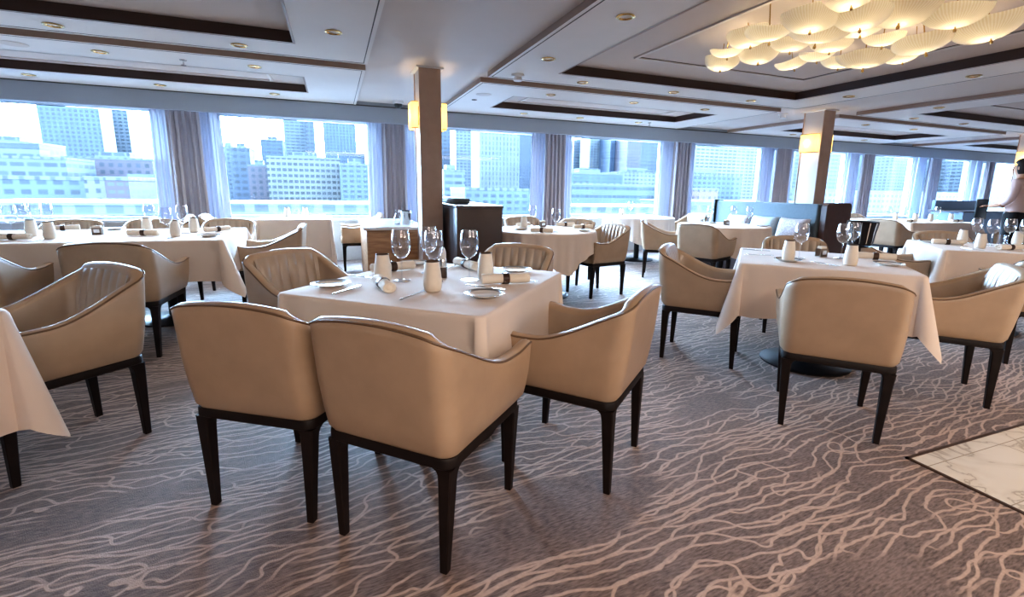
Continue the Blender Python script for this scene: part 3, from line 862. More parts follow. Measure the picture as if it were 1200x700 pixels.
def mk_napkin():
    r = empty('rolled_napkin', (0, 0, 0))
    m = MB(); rows_ = []
    L = .118
    for x, sc_ in ((-L, .8), (-L + .004, 1), (-.05, 1), (-.018, .92), (0, .9), (.018, .92), (.05, 1), (L - .004, 1), (L, .8)):
        rows_.append([(x, .029 * sc_ * cos(a), .0235 + .0235 * sc_ * sin(a)) for a in [2 * pi * k / 22 for k in range(22)]])
    m.grid(rows_, True)
    for row, sx in ((rows_[0], -1), (rows_[-1], 1)):
        c = [(x - sx * .008, y * .55, .0235 + (z - .0235) * .55) for x, y, z in row]; m.grid([row, c], True)
        c2 = [(x + sx * .006, y * .5, .0235 + (z - .0235) * .5) for x, y, z in c]; m.grid([c, c2], True); m.add(c2, [tuple(range(22))])
    m.build('cloth_roll', M['napkin'], r, smooth=True, angle=50)
    m = MB(); m.add([], []);
    rows_ = [[(x, q * .0285 * cos(a), .0235 + q * .0245 * sin(a)) for a in [2 * pi * k / 24 for k in range(24)]] for x, q in ((-.016, .98), (-.015, 1.06), (.015, 1.06), (.016, .98))]
    m.grid(rows_, True); m.build('napkin_ring', M['napring'], r, smooth=True)
    m = MB(); m.box(-.006, .006, -.008, .008, .0488, .0505); m.build('ring_plate', M['silver'], r, bevel=.0008)
    return r
def mk_mill():
    r = empty('pepper_mill', (0, 0, 0))
    m = MB(); m.lathe([(.001, 0), (.021, 0), (.021, .05), (.019, .054)], 24); m.build('dark_body', M['napring'], r, smooth=True)
    m = MB(); m.lathe([(.020, .052), (.020, .09), (.018, .094)], 24); m.build('silver_collar', M['silver'], r, smooth=True)
    m = MB(); m.lathe([(.0185, .092), (.018, .125), (.014, .14), (.009, .15), (.001, .153)], 24); m.build('white_cap', M['porcelain'], r, smooth=True)
    return r
def mk_caddy():
    r = empty('sachet_holder', (0, 0, 0))
    m = MB(); m.box(-.035, .035, -.022, .022, 0, .006); m.box(-.035, .035, -.022, -.018, .006, .06); m.box(-.035, .035, .018, .022, .006, .06); m.box(-.035, -.031, -.018, .018, .006, .06); m.box(.031, .035, -.018, .018, .006, .06)
    m.build('tray', M['caddy'], r, bevel=.001)
    m = MB()
    for k in range(5): m.box(-.028, .028, -.015 + k * .0065, -.010 + k * .0065, .006, .075)
    m.build('sachets', M['napkin'], r)
    m = MB(); m.box(-.02, .02, -.0235, -.022, .018, .046); m.build('front_plate', M['silver'], r)
    return r
def mk_waterglass():
    r = empty('water_glass', (0, 0, 0))
    m = MB(); m.lathe([(.001, .006), (.028, .006), (.034, .1), (.0325, .1), (.027, .008), (.001, .008)], 24); m.build('tumbler_wall', M['glass'], r, smooth=True, angle=60)
    m = MB(); m.lathe([(.001, 0), (.029, 0), (.03, .006), (.001, .0065)], 24); m.build('thick_base', M['glass'], r, smooth=True)
    return r
TW = {'glass': (mk_glass, 'wine glass', 'wine glasses on the tables'), 'tumbler': (mk_tumbler, 'cup', 'cream ceramic tumblers on the tables'), 'plate': (mk_plate, 'plate', 'bread plates on the tables'),
      'knife': (mk_knife, 'knife', 'butter knives on the tables'), 'fork': (mk_fork, 'fork', 'forks on the tables'), 'napkin': (mk_napkin, 'napkin', 'rolled napkins with dark rings'), 'mill': (mk_mill, 'pepper mill', 'pepper mills'), 'caddy': (mk_caddy, 'sachet holder', 'sachet holders on the tables'), 'water': (mk_waterglass, 'glass', 'water glasses')}
ITEMS = [
    ('tumbler', 0.196, 2.33, 0, 'cream tumbler on the centre table, leftmost of its three'),
    ('tumbler', 0.379, 2.053, 0, 'cream tumbler on the centre table, nearest the viewer'),
    ('tumbler', 0.681, 2.258, 0, 'cream tumbler on the centre table, rightmost of its three beside the lone wine glass'),
    ('glass', 0.283, 2.327, 0, 'clear wine glass on the centre table, leftmost of its glasses'),
    ('glass', 0.598, 2.258, 0, 'clear wine glass on the centre table, rightmost, against the dark partition'),
    ('glass', 0.445, 2.502, 0, 'clear wine glass on the centre table behind the middle tumbler, farther of a pair'),
    ('glass', 0.426, 2.262, 0, 'clear wine glass on the centre table behind the middle tumbler, nearer of a pair'),
    ('mill', 0.488, 2.361, 0, 'dark and silver pepper mill with white cap on the centre table'),
    ('plate', -0.034, 2.292, 0, 'bread plate at the left corner of the centre table'),
    ('plate', 0.566, 1.89, 0, 'bread plate with a butter knife at the front right of the centre table'),
    ('plate', 0.906, 2.436, 0, 'bread plate on the centre table before the chair by the dark partition'),
    ('plate', 0.419, 2.815, 0, 'bread plate on the far side of the centre table, behind the left wine glass'),
    ('napkin', 0.74, 2.127, -5.2, 'rolled napkin with dark ring on the centre table, right, beside the tumbler'),
    ('napkin', 0.274, 2.622, 14.2, 'rolled napkin on the centre table behind the leftmost tumbler'),
    ('napkin', 0.183, 2.167, 97.2, 'rolled napkin seen end-on near the front edge of the centre table'),
    ('napkin', 0.676, 2.613, -76.1, 'rolled napkin at the far corner of the centre table behind the right wine glass'),
    ('knife', 0.283, 1.975, 51.2, 'butter knife lying near the front edge of the centre table'),
    ('knife', 0.121, 2.449, -44.6, 'butter knife on the centre table left of the leftmost tumbler'),
    ('knife', 0.591, 1.972, -47.9, 'butter knife across the front right plate of the centre table'),
    ('knife', 0.826, 2.174, -43.4, 'butter knife sticking out behind the right napkin of the centre table'),
    ('knife', 0.608, 2.672, 49.9, 'butter knife on the far side of the centre table beside the pepper mill'),
    ('fork', 0.035, 2.17, 53.7, 'fork beside the left plate of the centre table'),
    ('tumbler', 2.802, 2.318, 0, 'cream tumbler on a plate, left on the square table right of centre'),
    ('tumbler', 3.046, 2.065, 0, 'cream tumbler in the middle of the square table right of centre'),
    ('plate', 2.802, 2.318, 0, 'bread plate under the left tumbler of the square table right of centre'),
    ('plate', 3.319, 2.0, 0, 'bread plate beside the napkin at the right of the square table right of centre'),
    ('glass', 2.993, 2.391, 0, 'wine glass right of centre, just behind the tumbler on a plate'),
    ('glass', 3.302, 2.311, 0, 'wine glass right of centre, nearer of two beside the middle tumbler'),
    ('glass', 3.563, 2.426, 0, 'wine glass right of centre, farther of two beside the middle tumbler'),
    ('caddy', 3.242, 2.415, 0, 'sachet holder on the square table right of centre, between its wine glasses'),
    ('knife', 2.829, 2.583, -27.4, 'butter knife at the left edge of the square table right of centre'),
    ('fork', 3.054, 2.801, -54.5, 'fork at the far left corner of the square table right of centre'),
    ('napkin', 3.505, 2.207, -47.2, 'rolled napkin with dark ring on the square table right of centre'),
    ('knife', 2.914, 2.138, -94.0, 'butter knife lying before the sachet holder on the square table right of centre'),
    ('tumbler', -2.057, 4.781, 0, 'cream tumbler on the long left table, right of the glass cluster'),
    ('tumbler', -2.271, 5.026, 0, 'cream tumbler on the long left table, nearest the left image edge'),
    ('tumbler', -1.559, 5.196, 0, 'cream tumbler on the long left table, left of three near its right end'),
    ('tumbler', -1.256, 4.824, 0, 'cream tumbler on the long left table, middle of three near its right end'),
    ('tumbler', -1.21, 5.217, 0, 'cream tumbler on the long left table, right of three near its right end'),
    ('glass', -1.552, 5.279, 0, 'wine glass on the long left table, left of three before the window curtain'),
    ('glass', -1.274, 4.685, 0, 'wine glass on the long left table, middle of three before the window curtain'),
    ('glass', -1.272, 5.142, 0, 'wine glass on the long left table, right of three before the window curtain'),
    ('glass', -2.362, 4.975, 0, 'wine glass on the long left table, leftmost of all near the image edge'),
    ('glass', -2.516, 5.454, 0, 'wine glass on the long left table, second from the image edge'),
    ('glass', -2.405, 5.434, 0, 'wine glass on the long left table, third from the image edge'),
    ('glass', -2.423, 5.64, 0, 'wine glass on the long left table, fourth from the image edge'),
    ('napkin', -1.514, 4.949, -11.1, 'rolled napkin on the long left table, before the leftmost of the right-end tumblers'),
    ('napkin', -2.303, 5.58, 18.8, 'rolled napkin on the far side of the long left table'),
    ('napkin', -2.268, 4.762, -11.9, 'rolled napkin at the front of the long left table by the image edge'),
    ('caddy', -1.874, 5.095, 0, 'sachet holder in the middle of the long left table'),
    ('plate', -1.007, 4.774, 0, 'bread plate at the right end of the long left table'),
    ('plate', -1.932, 5.6, 0, 'bread plate on the far side of the long left table'),
    ('knife', -2.079, 4.693, 86.5, 'butter knife at the front of the long left table'),
    ('napkin', -1.03, 5.23, 42.7, 'rolled napkin at the right end of the long left table behind the plate'),
    ('tumbler', 5.636, 2.774, 0, 'cream tumbler on the far right square table, leftmost of three'),
    ('tumbler', 5.256, 2.451, 0, 'cream tumbler on the far right square table, nearest of three'),
    ('tumbler', 6.033, 2.538, 0, 'cream tumbler on the far right square table, by the right image edge'),
    ('glass', 5.769, 2.744, 0, 'wine glass on the far right square table, leftmost of four'),
    ('glass', 5.641, 2.558, 0, 'wine glass on the far right square table, second from its left'),
    ('glass', 5.982, 2.586, 0, 'wine glass on the far right square table, third from its left'),
    ('glass', 5.887, 2.433, 0, 'wine glass on the far right square table, cut by the image edge'),
    ('water', 5.75, 2.532, 0, 'short water glass on the far right square table'),
    ('napkin', 5.378, 2.3, -13.5, 'rolled napkin at the front of the far right square table'),
    ('napkin', 5.329, 2.733, -45.9, 'rolled napkin at the left corner of the far right square table'),
    ('plate', 5.359, 2.901, 0, 'bread plate at the left corner of the far right square table'),
    ('knife', 5.046, 2.401, -109.3, 'butter knife on the far right square table before the nearest tumbler'),
    ('tumbler', 9.451, 5.71, 0, 'cream tumbler at the left of the farthest right table'),
    ('tumbler', 9.589, 5.467, 0, 'cream tumbler on the farthest right table, second from its left'),
    ('tumbler', 9.784, 5.334, 0, 'cream tumbler on the farthest right table, third from its left'),
    ('tumbler', 10.44, 5.369, 0, 'cream tumbler at the right end of the farthest right table'),
    ('glass', 9.674, 5.686, 0, 'wine glass on the farthest right table, between the first and second tumblers'),
    ('glass', 10.446, 5.602, 0, 'wine glass on the farthest right table behind the third tumbler'),
    ('glass', 9.116, 5.633, 0, 'wine glass at the far left of the farthest right table'),
    ('napkin', 10.069, 5.086, -7.1, 'rolled napkin on the farthest right table before the right tumbler'),
    ('napkin', 9.035, 5.216, -7.4, 'rolled napkin on the farthest right table between its tumblers'),
    ('water', 5.139, 5.789, 0, 'short water glass on the round table before the banquette'),
    ('glass', 5.111, 5.615, 0, 'wine glass on the round table before the banquette, left by the water glass'),
    ('glass', 5.486, 5.539, 0, 'wine glass on the round table before the banquette, in front of the patterned pillow'),
    ('glass', 5.468, 5.23, 0, 'wine glass on the round table before the banquette, rightmost'),
    ('caddy', 4.979, 5.142, 0, 'sachet holder on the round table before the banquette'),
    ('plate', 5.028, 5.455, 0, 'bread plate on the left of the round table before the banquette'),
    ('plate', 5.338, 4.856, 0, 'bread plate on the right of the round table before the banquette'),
    ('tumbler', 2.023, 5.183, 0, 'cream tumbler on the round table beside the dark partition'),
    ('caddy', 2.295, 5.265, 0, 'sachet holder on the round table beside the dark partition'),
    ('glass', 2.157, 4.607, 0, 'tall wine glass at the front of the round table beside the dark partition'),
    ('glass', 2.221, 5.406, 0, 'wine glass on the round table beside the dark partition, behind the tumbler'),
    ('plate', 2.513, 4.646, 0, 'bread plate on the right of the round table beside the dark partition'),
    ('plate', 1.9, 4.97, 0, 'bread plate on the left of the round table beside the dark partition'),
    ('napkin', 1.991, 4.588, -38.9, 'rolled napkin at the front of the round table beside the dark partition'),
    ('napkin', 2.615, 5.312, -8.5, 'rolled napkin at the back right of the round table beside the dark partition'),
    ('napkin', 2.109, 5.423, 35.1, 'rolled napkin at the left of the round table touching the dark partition'),
    ('napkin', 2.669, 4.958, -9.3, 'rolled napkin at the right of the round table by the pleated chair'),
    ('glass', 4.886, 7.345, 0, 'wine glass on the round table at the fourth window'),
    ('tumbler', 4.716, 7.357, 0, 'cream tumbler on the round table at the fourth window'),
    ('plate', 5.22, 7.484, 0, 'bread plate on the round table at the fourth window'),
    ('tumbler', -0.613, 7.42, 0, 'cream tumbler on the small window table, left'),
    ('tumbler', -0.391, 7.5, 0, 'cream tumbler on the small window table, right'),
    ('water', -0.489, 7.313, 0, 'water glass on the small window table between its tumblers'),
    ('plate', -0.85, 7.536, 0, 'bread plate at the left of the small window table'),
    ('plate', -0.218, 7.65, 0, 'bread plate at the right of the small window table'),
]
BUILDINGS = [
    (-32.5, -14.6, 60.0, 12, -1.0, 'roof', 'flat pale quayside roof below the first window'),
    (29.1, 49.3, 60.0, 12, -1.2, 'roof', 'flat white roof at the bottom of the fourth window'),
    (-12.2, 4.7, 63.0, 12, -1.1, 'roof', 'flat white terminal roof below the second window'),
    (54.1, 86.2, 66.0, 12, -0.5, 'roof', 'pale quay roof below the fifth window'),
    (-54.7, -49.7, 156.6, 22.0, 1.9, 'redbrick', 'small red brick building with striped floors in the first window'),
    (-60.9, -56.4, 162.0, 22.0, 1.9, 'cream', 'small cream house in the first window'),
    (141.0, 150.8, 162.0, 17.6, 2.2, 'pink', 'small pink box building at the bottom of the fifth window'),
    (205.1, 363.7, 162.0, 26.400000000000002, 2.6, 'white', 'low white quay building under the far right windows'),
    (-89.7, -62.9, 167.4, 26.400000000000002, 1.7, 'lowblue', 'low blue-white apartment row in the first window'),
    (-58.6, -50.7, 185.0, 22.0, 3.0, 'white', 'low white building at the right of the first window'),
    (87.4, 147.3, 180.6, 26.400000000000002, 3.4, 'lowglass', 'long low pale building with a teal window band in the fourth window'),
    (48.5, 83.5, 189.0, 26.400000000000002, 0.7, 'lowblue', 'low pale block at the bottom of the third window'),
    (175.7, 217.5, 216.0, 22.0, 10.0, 'lowblue', 'low blue building at the left of the fifth window'),
    (-136.3, -101.4, 256.5, 26.400000000000002, 9.9, 'paleband', 'long pale office block low in the first window'),
    (3.5, 19.4, 270.0, 26.400000000000002, 11.8, 'lowblue', 'teal and white block at the right of the second window'),
    (57.2, 69.3, 270.0, 26.400000000000002, 10.3, 'paleband', 'white stepped block low in the third window'),
    (135.0, 172.7, 270.0, 26.400000000000002, 10.9, 'green', 'tree-topped terrace block in the fourth window'),
    (177.9, 219.5, 283.5, 26.400000000000002, 12.9, 'white', 'white roofed block at the right of the fourth window'),
    (-118.8, -83.4, 297.0, 26.400000000000002, 11.9, 'pinkbrick', 'pinkish brick block in the first window'),
    (-32.7, 4.1, 297.0, 26.400000000000002, 15.6, 'whitegrid', 'white office building with a grid of dark windows in the second window'),
    (248.1, 353.4, 297.0, 26.400000000000002, 43.7, 'whitegrid2', 'large white office building filling the fifth window'),
    (607.6, 668.0, 310.5, 26.400000000000002, 40.5, 'paleband', 'pale striped tower in the last window'),
    (-171.0, -137.6, 324.0, 26.400000000000002, 19.3, 'dusk', 'low dark-roofed block at the left edge of the first window'),
    (-45.6, -35.1, 324.0, 26.400000000000002, 11.6, 'pinkbrick', 'mauve brick block left of the white grid building'),
    (408.7, 465.1, 324.0, 26.400000000000002, 41.2, 'paleband', 'white banded building right of the second column'),
    (615.9, 665.0, 337.9, 26.400000000000002, 40.1, 'tower', 'deep blue tower in the last window'),
    (540.2, 598.5, 337.5, 26.400000000000002, 44.4, 'balcony', 'pale tower at the right of the seventh window'),
    (569.6, 607.5, 378.0, 26.400000000000002, 49.5, 'tower', 'blue tower at the left of the seventh window'),
    (-67.8, -55.0, 405.0, 26.400000000000002, 26.3, 'dusk', 'dark slab tower at the left of the second window'),
    (32.3, 65.3, 405.0, 26.400000000000002, 33.3, 'paleband', 'pale tower behind the curtain left of the middle column'),
    (116.6, 152.6, 405.0, 26.400000000000002, 50.0, 'pale', 'broad pale tower in the third window'),
    (-78.9, -68.8, 432.0, 26.400000000000002, 28.2, 'balcony', 'pale blue tower at the left of the second window'),
    (5.4, 29.2, 486.0, 26.400000000000002, 30.1, 'glassy', 'stepped blue block below the right tower in the second window'),
    (323.8, 342.7, 499.5, 26.400000000000002, 60.6, 'pinkbrick', 'reddish tower in the fourth window'),
    (-215.7, -176.2, 513.0, 26.400000000000002, 72.5, 'tower', 'tall blue apartment tower in the first window'),
    (-60.1, -41.8, 513.0, 26.400000000000002, 41.1, 'glassy', 'mid blue glass tower behind the white grid building'),
    (121.9, 139.3, 513.0, 26.400000000000002, 62.4, 'balcony', 'white balcony tower in the third window'),
    (317.3, 342.8, 526.9, 26.400000000000002, 62.7, 'tower', 'blue tower in the middle of the fourth window'),
    (146.6, 155.5, 540.0, 26.400000000000002, 57.3, 'glassy', 'narrow blue tower in the third window'),
    (304.0, 341.2, 554.3, 26.400000000000002, 67.8, 'balcony', 'white balcony tower in the fourth window'),
    (370.2, 413.8, 540.0, 26.400000000000002, 70.2, 'dusk', 'blue tower at the right of the fourth window'),
    (-196.8, -174.0, 567.0, 26.400000000000002, 65.7, 'balcony', 'pale rounded balcony tower right of the blue tower in the first window'),
    (121.5, 141.1, 594.0, 26.400000000000002, 70.9, 'dusk', 'dark blue tower right of the middle column'),
    (301.7, 328.7, 594.0, 26.400000000000002, 64.3, 'paleband', 'pale tower at the left of the fourth window'),
    (-25.9, -17.1, 615.6, 26.400000000000002, 77.0, 'dusk', 'dark blue side of the tall tower in the second window'),
    (-50.5, -26.2, 643.0, 26.400000000000002, 79.3, 'paleband', 'tall pale tower at the top of the second window'),
    (-7.5, 27.7, 621.0, 26.400000000000002, 77.9, 'tower', 'tall blue glass tower right in the second window'),
    (263.2, 307.9, 702.0, 26.400000000000002, 81.4, 'dusk', 'hazy dark tower at the right of the third window'),
]
# ------------------------------------------------------------------ tables, cloths and chairs
rect_table('a', .45, 2.285, -41.5, .95, 1.03, 'square pedestal table under the centre tablecloth, nearest the viewer', 'white cloth on the centre table, ringed by the nearest taupe chairs', 1, drop=.30, tip=.33, flare=.02)
rect_table('b', 3.11, 2.34, -46, .98, .98, 'square table with round dark base disc, right of centre', 'white cloth with long pointed corners on the square table right of centre', 2, flare=.13, tip=.48)
rect_table('c', 5.49, 2.48, -45, .98, .98, 'square table cut by the right image edge', 'white cloth on the square table cut by the right image edge', 3, flare=.13, tip=.48)
rect_table('d', -1.88, 5.1, 0, 2.04, 1.2, 'long rectangular table at left before the windows', 'white cloth on the long rectangular table at left', 4, ped=((.5, -.08), (-.5, -.08)), tip=.46)
rect_table('e', -.5, 7.35, 0, .9, .8, 'small square table at the second window', 'white cloth hanging low on the small table at the second window', 5, drop=.56, tip=.66, flare=.05)
rect_table('f', -1.77, 2.17, -45, .98, .98, 'table cut by the left image edge in the foreground', 'white cloth corner hanging in the left foreground', 6, drop=.42, tip=.50, flare=.10)
round_table(2.18, 4.95, .57, 'round table beside the dark wooden partition', 'white cloth with scalloped hem on the round table beside the dark partition', 7, .20, .22, 20)
round_table(4.9, 7.1, .6, 'round table at the fourth window', 'white cloth on the round table at the fourth window', 8, .34, .1)
round_table(5.03, 5.25, .6, 'round table in front of the blue-grey banquette', 'white cloth on the round table in front of the blue-grey banquette', 9, .3, .1)
rect_table('g', 9.75, 5.6, -8, 1.55, 1.2, 'rectangular table far right, below the last windows', 'white cloth on the far right table below the last windows', 10, ped=((.4, 0), (-.4, 0)))
CHAIRS = [
 (.285, 1.634, 45.3, 'front centre armchair seen from behind, nearest the viewer'),
 (-.176, 2.03, 56, 'armchair seen from behind, just left of the front centre armchair'),
 (.964, 1.809, 131, 'armchair in side view at the right of the centre table'),
 (-.13, 3.0, -52, 'armchair facing the viewer at the left corner of the centre table, pleats visible'),
 (1.03, 2.98, 228, 'armchair behind the centre table, in front of the dark partition'),
 (-1.22, 2.65, 225, 'large foreground armchair at left showing its pleated inside, beside the white cloth corner'),
 (-1.38, 4.15, 85, 'armchair with its back to the viewer at the front of the long left table'),
 (-2.15, 4.05, 88, 'armchair cut by the left image edge at the front of the long left table'),
 (-.6, 5.3, 178, 'armchair at the right end of the long left table, behind the centre table'),
 (-2.5, 6.0, -90, 'armchair behind the long left table at the image edge'),
 (-1.82, 6.02, -90, 'armchair behind the long left table in the middle'),
 (-1.12, 6.0, -92, 'armchair behind the right end of the long left table'),
 (-1.95, 7.05, 200, 'bluish lit armchair near the first window, behind the long left table'),
 (-1.28, 7.3, 0, 'armchair at the left of the small window table'),
 (.33, 7.4, 180, 'armchair at the right of the small window table'),
 (2.80, 4.86, 192, 'armchair with shiny pleats at the right of the round table by the partition'),
 (2.85, 5.65, 222, 'armchair behind the round table by the partition, on its right'),
 (2.42, 6.1, 262, 'dark bluish armchair behind the round table by the partition'),
 (1.72, 6.0, 285, 'armchair at the back left of the round table by the partition'),
 (4.3, 5.6, -38, 'armchair in side view left of the round table before the banquette, farther one'),
 (4.36, 4.82, 24, 'armchair with its back to the viewer at the round table before the banquette'),
 (5.85, 7.05, 183, 'pale lit armchair at the right of the round table at the fourth window'),
 (6.6, 6.8, 240, 'dark bluish armchair before the curtain at the fifth window'),
 (2.49, 2.72, -48, 'armchair in side view at the left of the square table right of centre'),
 (2.452, 1.697, 42, 'armchair seen squarely from behind at the square table right of centre'),
 (3.45, 1.744, 130, 'armchair at the right of the square table right of centre, silver-lit pleats visible'),
 (3.75, 3.02, 226, 'armchair behind the square table right of centre, only its top visible'),
 (4.92, 2.98, -48, 'armchair at the left of the square table by the right image edge'),
 (4.83, 1.84, 44, 'armchair cut by the right image edge, in front of its table'),
 (6.14, 3.13, 226, 'armchair behind the square table by the right image edge'),
 (8.55, 5.2, 5, 'armchair at the left end of the far right table'),
 (8.9, 6.75, -95, 'pale armchair behind the left of the far right table'),
 (10.0, 6.6, -95, 'bluish armchair behind the middle of the far right table'),
 (10.9, 4.55, 95, 'armchair at the front of the far right table'),
]
for c in CHAIRS: chair(*c)
for kind, x, y, deg, lab in ITEMS:
    z = TZ + .004
    if lab.startswith('cream tumbler on a plate'): z += .0065
    if 'across the front right plate' in lab: z += .0155
    place(kind, x, y, deg, lab, z)

# ------------------------------------------------------------------ sideboard, partition, banquette, service station
r = empty('sideboard', (.62, 6.22, 0)); tag(r, 'oak sideboard with white stone top, left of the middle column', 'sideboard')
m = MB(); m.box(-.31, .31, -.70, .70, .06, .72); m.build('carcass', M['oak'], r, bevel=.004)
m = MB(); m.box(-.34, .34, -.73, .73, .72, .755); m.build('stone_top', M['marble_top'], r, bevel=.006)
m = MB(); m.box(-.28, .28, -.66, .66, 0, .06); m.build('plinth', M['darkwood'], r)
for k in (-1, 1):
    m = MB(); m.box(min(k * .005, k * .30), max(k * .005, k * .30), -.716, -.70, .09, .70); d = m.build('door', M['oak'], r, bevel=.003)
    m = MB(); m.tube([(k * .04, -.73, .45), (k * .04, -.73, .57)], .006, 8); m.build('handle', M['gold'], d)
def cooler(x, y, label, s=1.0, mat='silver'):
    r = empty('wine_cooler', (x, y, .759)); tag(r, label, 'wine cooler')
    m = MB(); m.lathe([(.001, 0), (.055 * s, 0), (.06 * s, .01), (.066 * s, .15 * s), (.069 * s, .155 * s), (.063 * s, .15 * s), (.056 * s, .012), (.001, .012)], 28); m.build('bucket', M[mat], r, smooth=True, angle=50)
    m = MB(); m.lathe([(.066 * s, .135 * s), (.070 * s, .14 * s), (.066 * s, .145 * s)], 28); m.build('rim_bead', M['silver'], r, smooth=True)
cooler(.80, 6.0, 'polished steel wine cooler on the sideboard beside the column', .9)
cooler(.84, 6.3, 'black wine cooler on the sideboard, half hidden behind the column', .9, 'black')
r = empty('glass_carafe', (.68, 5.85, .759)); tag(r, 'clear glass carafe on the sideboard left of the wine coolers', 'carafe')
m = MB(); m.lathe([(.001, .001), (.04, .001), (.045, .02), (.04, .07), (.02, .11), (.018, .15), (.024, .165)], 24); m.build('carafe_body', M['glass'], r, smooth=True)
m = MB(); m.lathe([(.001, 0), (.042, 0), (.042, .004), (.001, .004)], 24); m.build('carafe_base', M['glass'], r)

r = empty('partition', (1.30, 5.3, 0)); tag(r, 'dark brown wooden partition beside the middle column', 'partition')
m = MB(); m.box(-.23, .23, -.80, .80, .0, 1.005); m.build('end_panel', M['darkwood'], r, bevel=.008)
m = MB(); m.box(-.237, .237, -.807, .807, 1.005, 1.03); m.build('cap_rail', simple('partition_cap', srgb(96, 84, 84), .3), r, bevel=.005)
m = MB(); m.box(-.18, .0, -.45, .70, 1.031, 1.09); m.build('padded_back', M['bluefab'], r, bevel=.025, seg=4)

r = empty('banquette', (6.0, 5.55, 0)); tag(r, 'long blue-grey upholstered banquette before the second column', 'banquette')
m = MB(); m.box(.03, .17, -.93, .95, .08, 1.06); m.build('back', M['bluefab'], r, bevel=.03, seg=4)
m = MB(); m.box(-.34, .03, -.93, .95, .30, .46); m.build('seat', M['bluefab'], r, bevel=.03, seg=4)
m = MB(); m.box(-.36, .17, -.92, .94, 0, .30); m.build('base', M['darkwood'], r)
m = MB(); m.box(.0, .20, .95, 1.02, 0, 1.075); m.build('far_end_panel', M['black'], r, bevel=.01)
m = MB(); rows_ = []
for y in (-1.03, -.95):
    pts = []
    for x, z in ((.06, 0), (.54, 0), (.54, 1.02)): pts.append((x, y, z))
    for k in range(1, 7): a = R_(15 * k); pts.append((.48 + .06 * cos(a), y, 1.02 + .06 * sin(a)))
    for k in range(0, 7): a = R_(90 + 15 * k); pts.append((.12 + .06 * cos(a), y, 1.02 + .06 * sin(a)))
    rows_.append(pts)
m.grid(rows_, True); k = len(rows_[0]); m.add(rows_[0], [tuple(range(k))]); m.add(rows_[1], [tuple(range(k - 1, -1, -1))])
m.build('brown_end_panel', simple('brown_leather_panel', srgb(78, 54, 46), .45, noise=.1, nscale=20), r, smooth=True, angle=40)
def pillow(x, y, deg, mat, label):
    m = MB(); rows_ = []; N = 15
    for j in range(N):
        v = j / (N - 1) * 2 - 1; row = []
        for i in range(N):
            u = i / (N - 1) * 2 - 1
            t = (max(0, 1 - u ** 4) * max(0, 1 - v ** 4)) ** .5
            pin = 1 - .06 * (u * u * (1 - v * v) + 0) 
            row.append((u * .24 * (1 - .05 * (1 - v * v)), .085 * t, v * .2 * (1 - .07 * (1 - u * u))))
        rows_.append(row)
    m.grid(rows_); m.grid([[(a, -b, c) for a, b, c in row] for row in rows_])
    o = m.build('cushion', mat, smooth=True, angle=75); o.location = (x, y, .67); o.rotation_euler = (R_(-14), 0, R_(deg)); tag(o, label, 'cushion', 'cushions on the banquette')
pillow(5.90, 5.85, -90, M['pillow_a'], 'taupe patterned cushion leaning on the banquette, left one')
pillow(5.90, 5.37, -90, M['pillow_b'], 'pale grey-blue cushion leaning on the banquette, middle one')
pillow(5.90, 4.88, -90, M['pillow_a'], 'taupe cushion leaning on the banquette, right one near the column')

r = empty('service_station', (13.2, 6.5, 0)); tag(r, 'low grey-blue service counter with back panel under the last window', 'counter')
m = MB(); m.box(-.75, .75, -.3, .3, 0, .86); m.build('cabinet', M['station'], r, bevel=.006)
m = MB(); m.box(-.8, .8, -.34, .34, .86, .89); m.build('worktop', M['darkwood'], r, bevel=.004)
m = MB(); m.box(-.72, .82, .26, .33, .89, 1.10); m.build('back_panel', M['station'], r, bevel=.01)

# wine bucket on its stand
r = empty('wine_bucket_stand', (4.40, 2.92, 0)); tag(r, 'black wine bucket on a slim stand between the two right-hand tables', 'wine bucket stand')
m = MB(); m.lathe([(.001, 0), (.13, 0), (.13, .012), (.02, .02), (.012, .03), (.012, .72), (.09, .74), (.001, .745)], 28); m.build('stand', M['table_metal'], r, smooth=True)
m = MB(); m.lathe([(.001, .75), (.085, .75), (.10, .78), (.118, .96), (.123, .965), (.113, .96), (.095, .785), (.001, .77)], 32); m.build('bucket', M['black'], r, smooth=True, angle=50)
m = MB()
for k in range(12):
    a = 2 * pi * k / 12; m.tube([(.094 * cos(a), .094 * sin(a), .77), (.121 * cos(a), .121 * sin(a), .955)], .005, 6)
m.build('chrome_ribs', M['silver'], r)

# ------------------------------------------------------------------ person (back view, hands towards the counter)
def skin_body(name, joints, edges, mat, parent, sub=2):
    me = bpy.data.meshes.new(name)
    me.from_pydata([j[0] for j in joints], edges, []); me.materials.append(mat)
    o = bpy.data.objects.new(name, me); link(o, parent)
    md = o.modifiers.new('skin', 'SKIN'); md.use_smooth_shade = True
    for i, j in enumerate(joints):
        rr_ = j[1] if isinstance(j[1], tuple) else (j[1], j[1])
        me.skin_vertices[0].data[i].radius = rr_
        me.skin_vertices[0].data[i].use_root = (i == 0)
    o.modifiers.new('sub', 'SUBSURF').levels = sub; o.modifiers['sub'].render_levels = sub
    return o
pr = empty('person', (9.76, 4.2, 0), R_(2)); tag(pr, 'dark-haired person in pale pink top and black trousers, at the right edge', 'person')
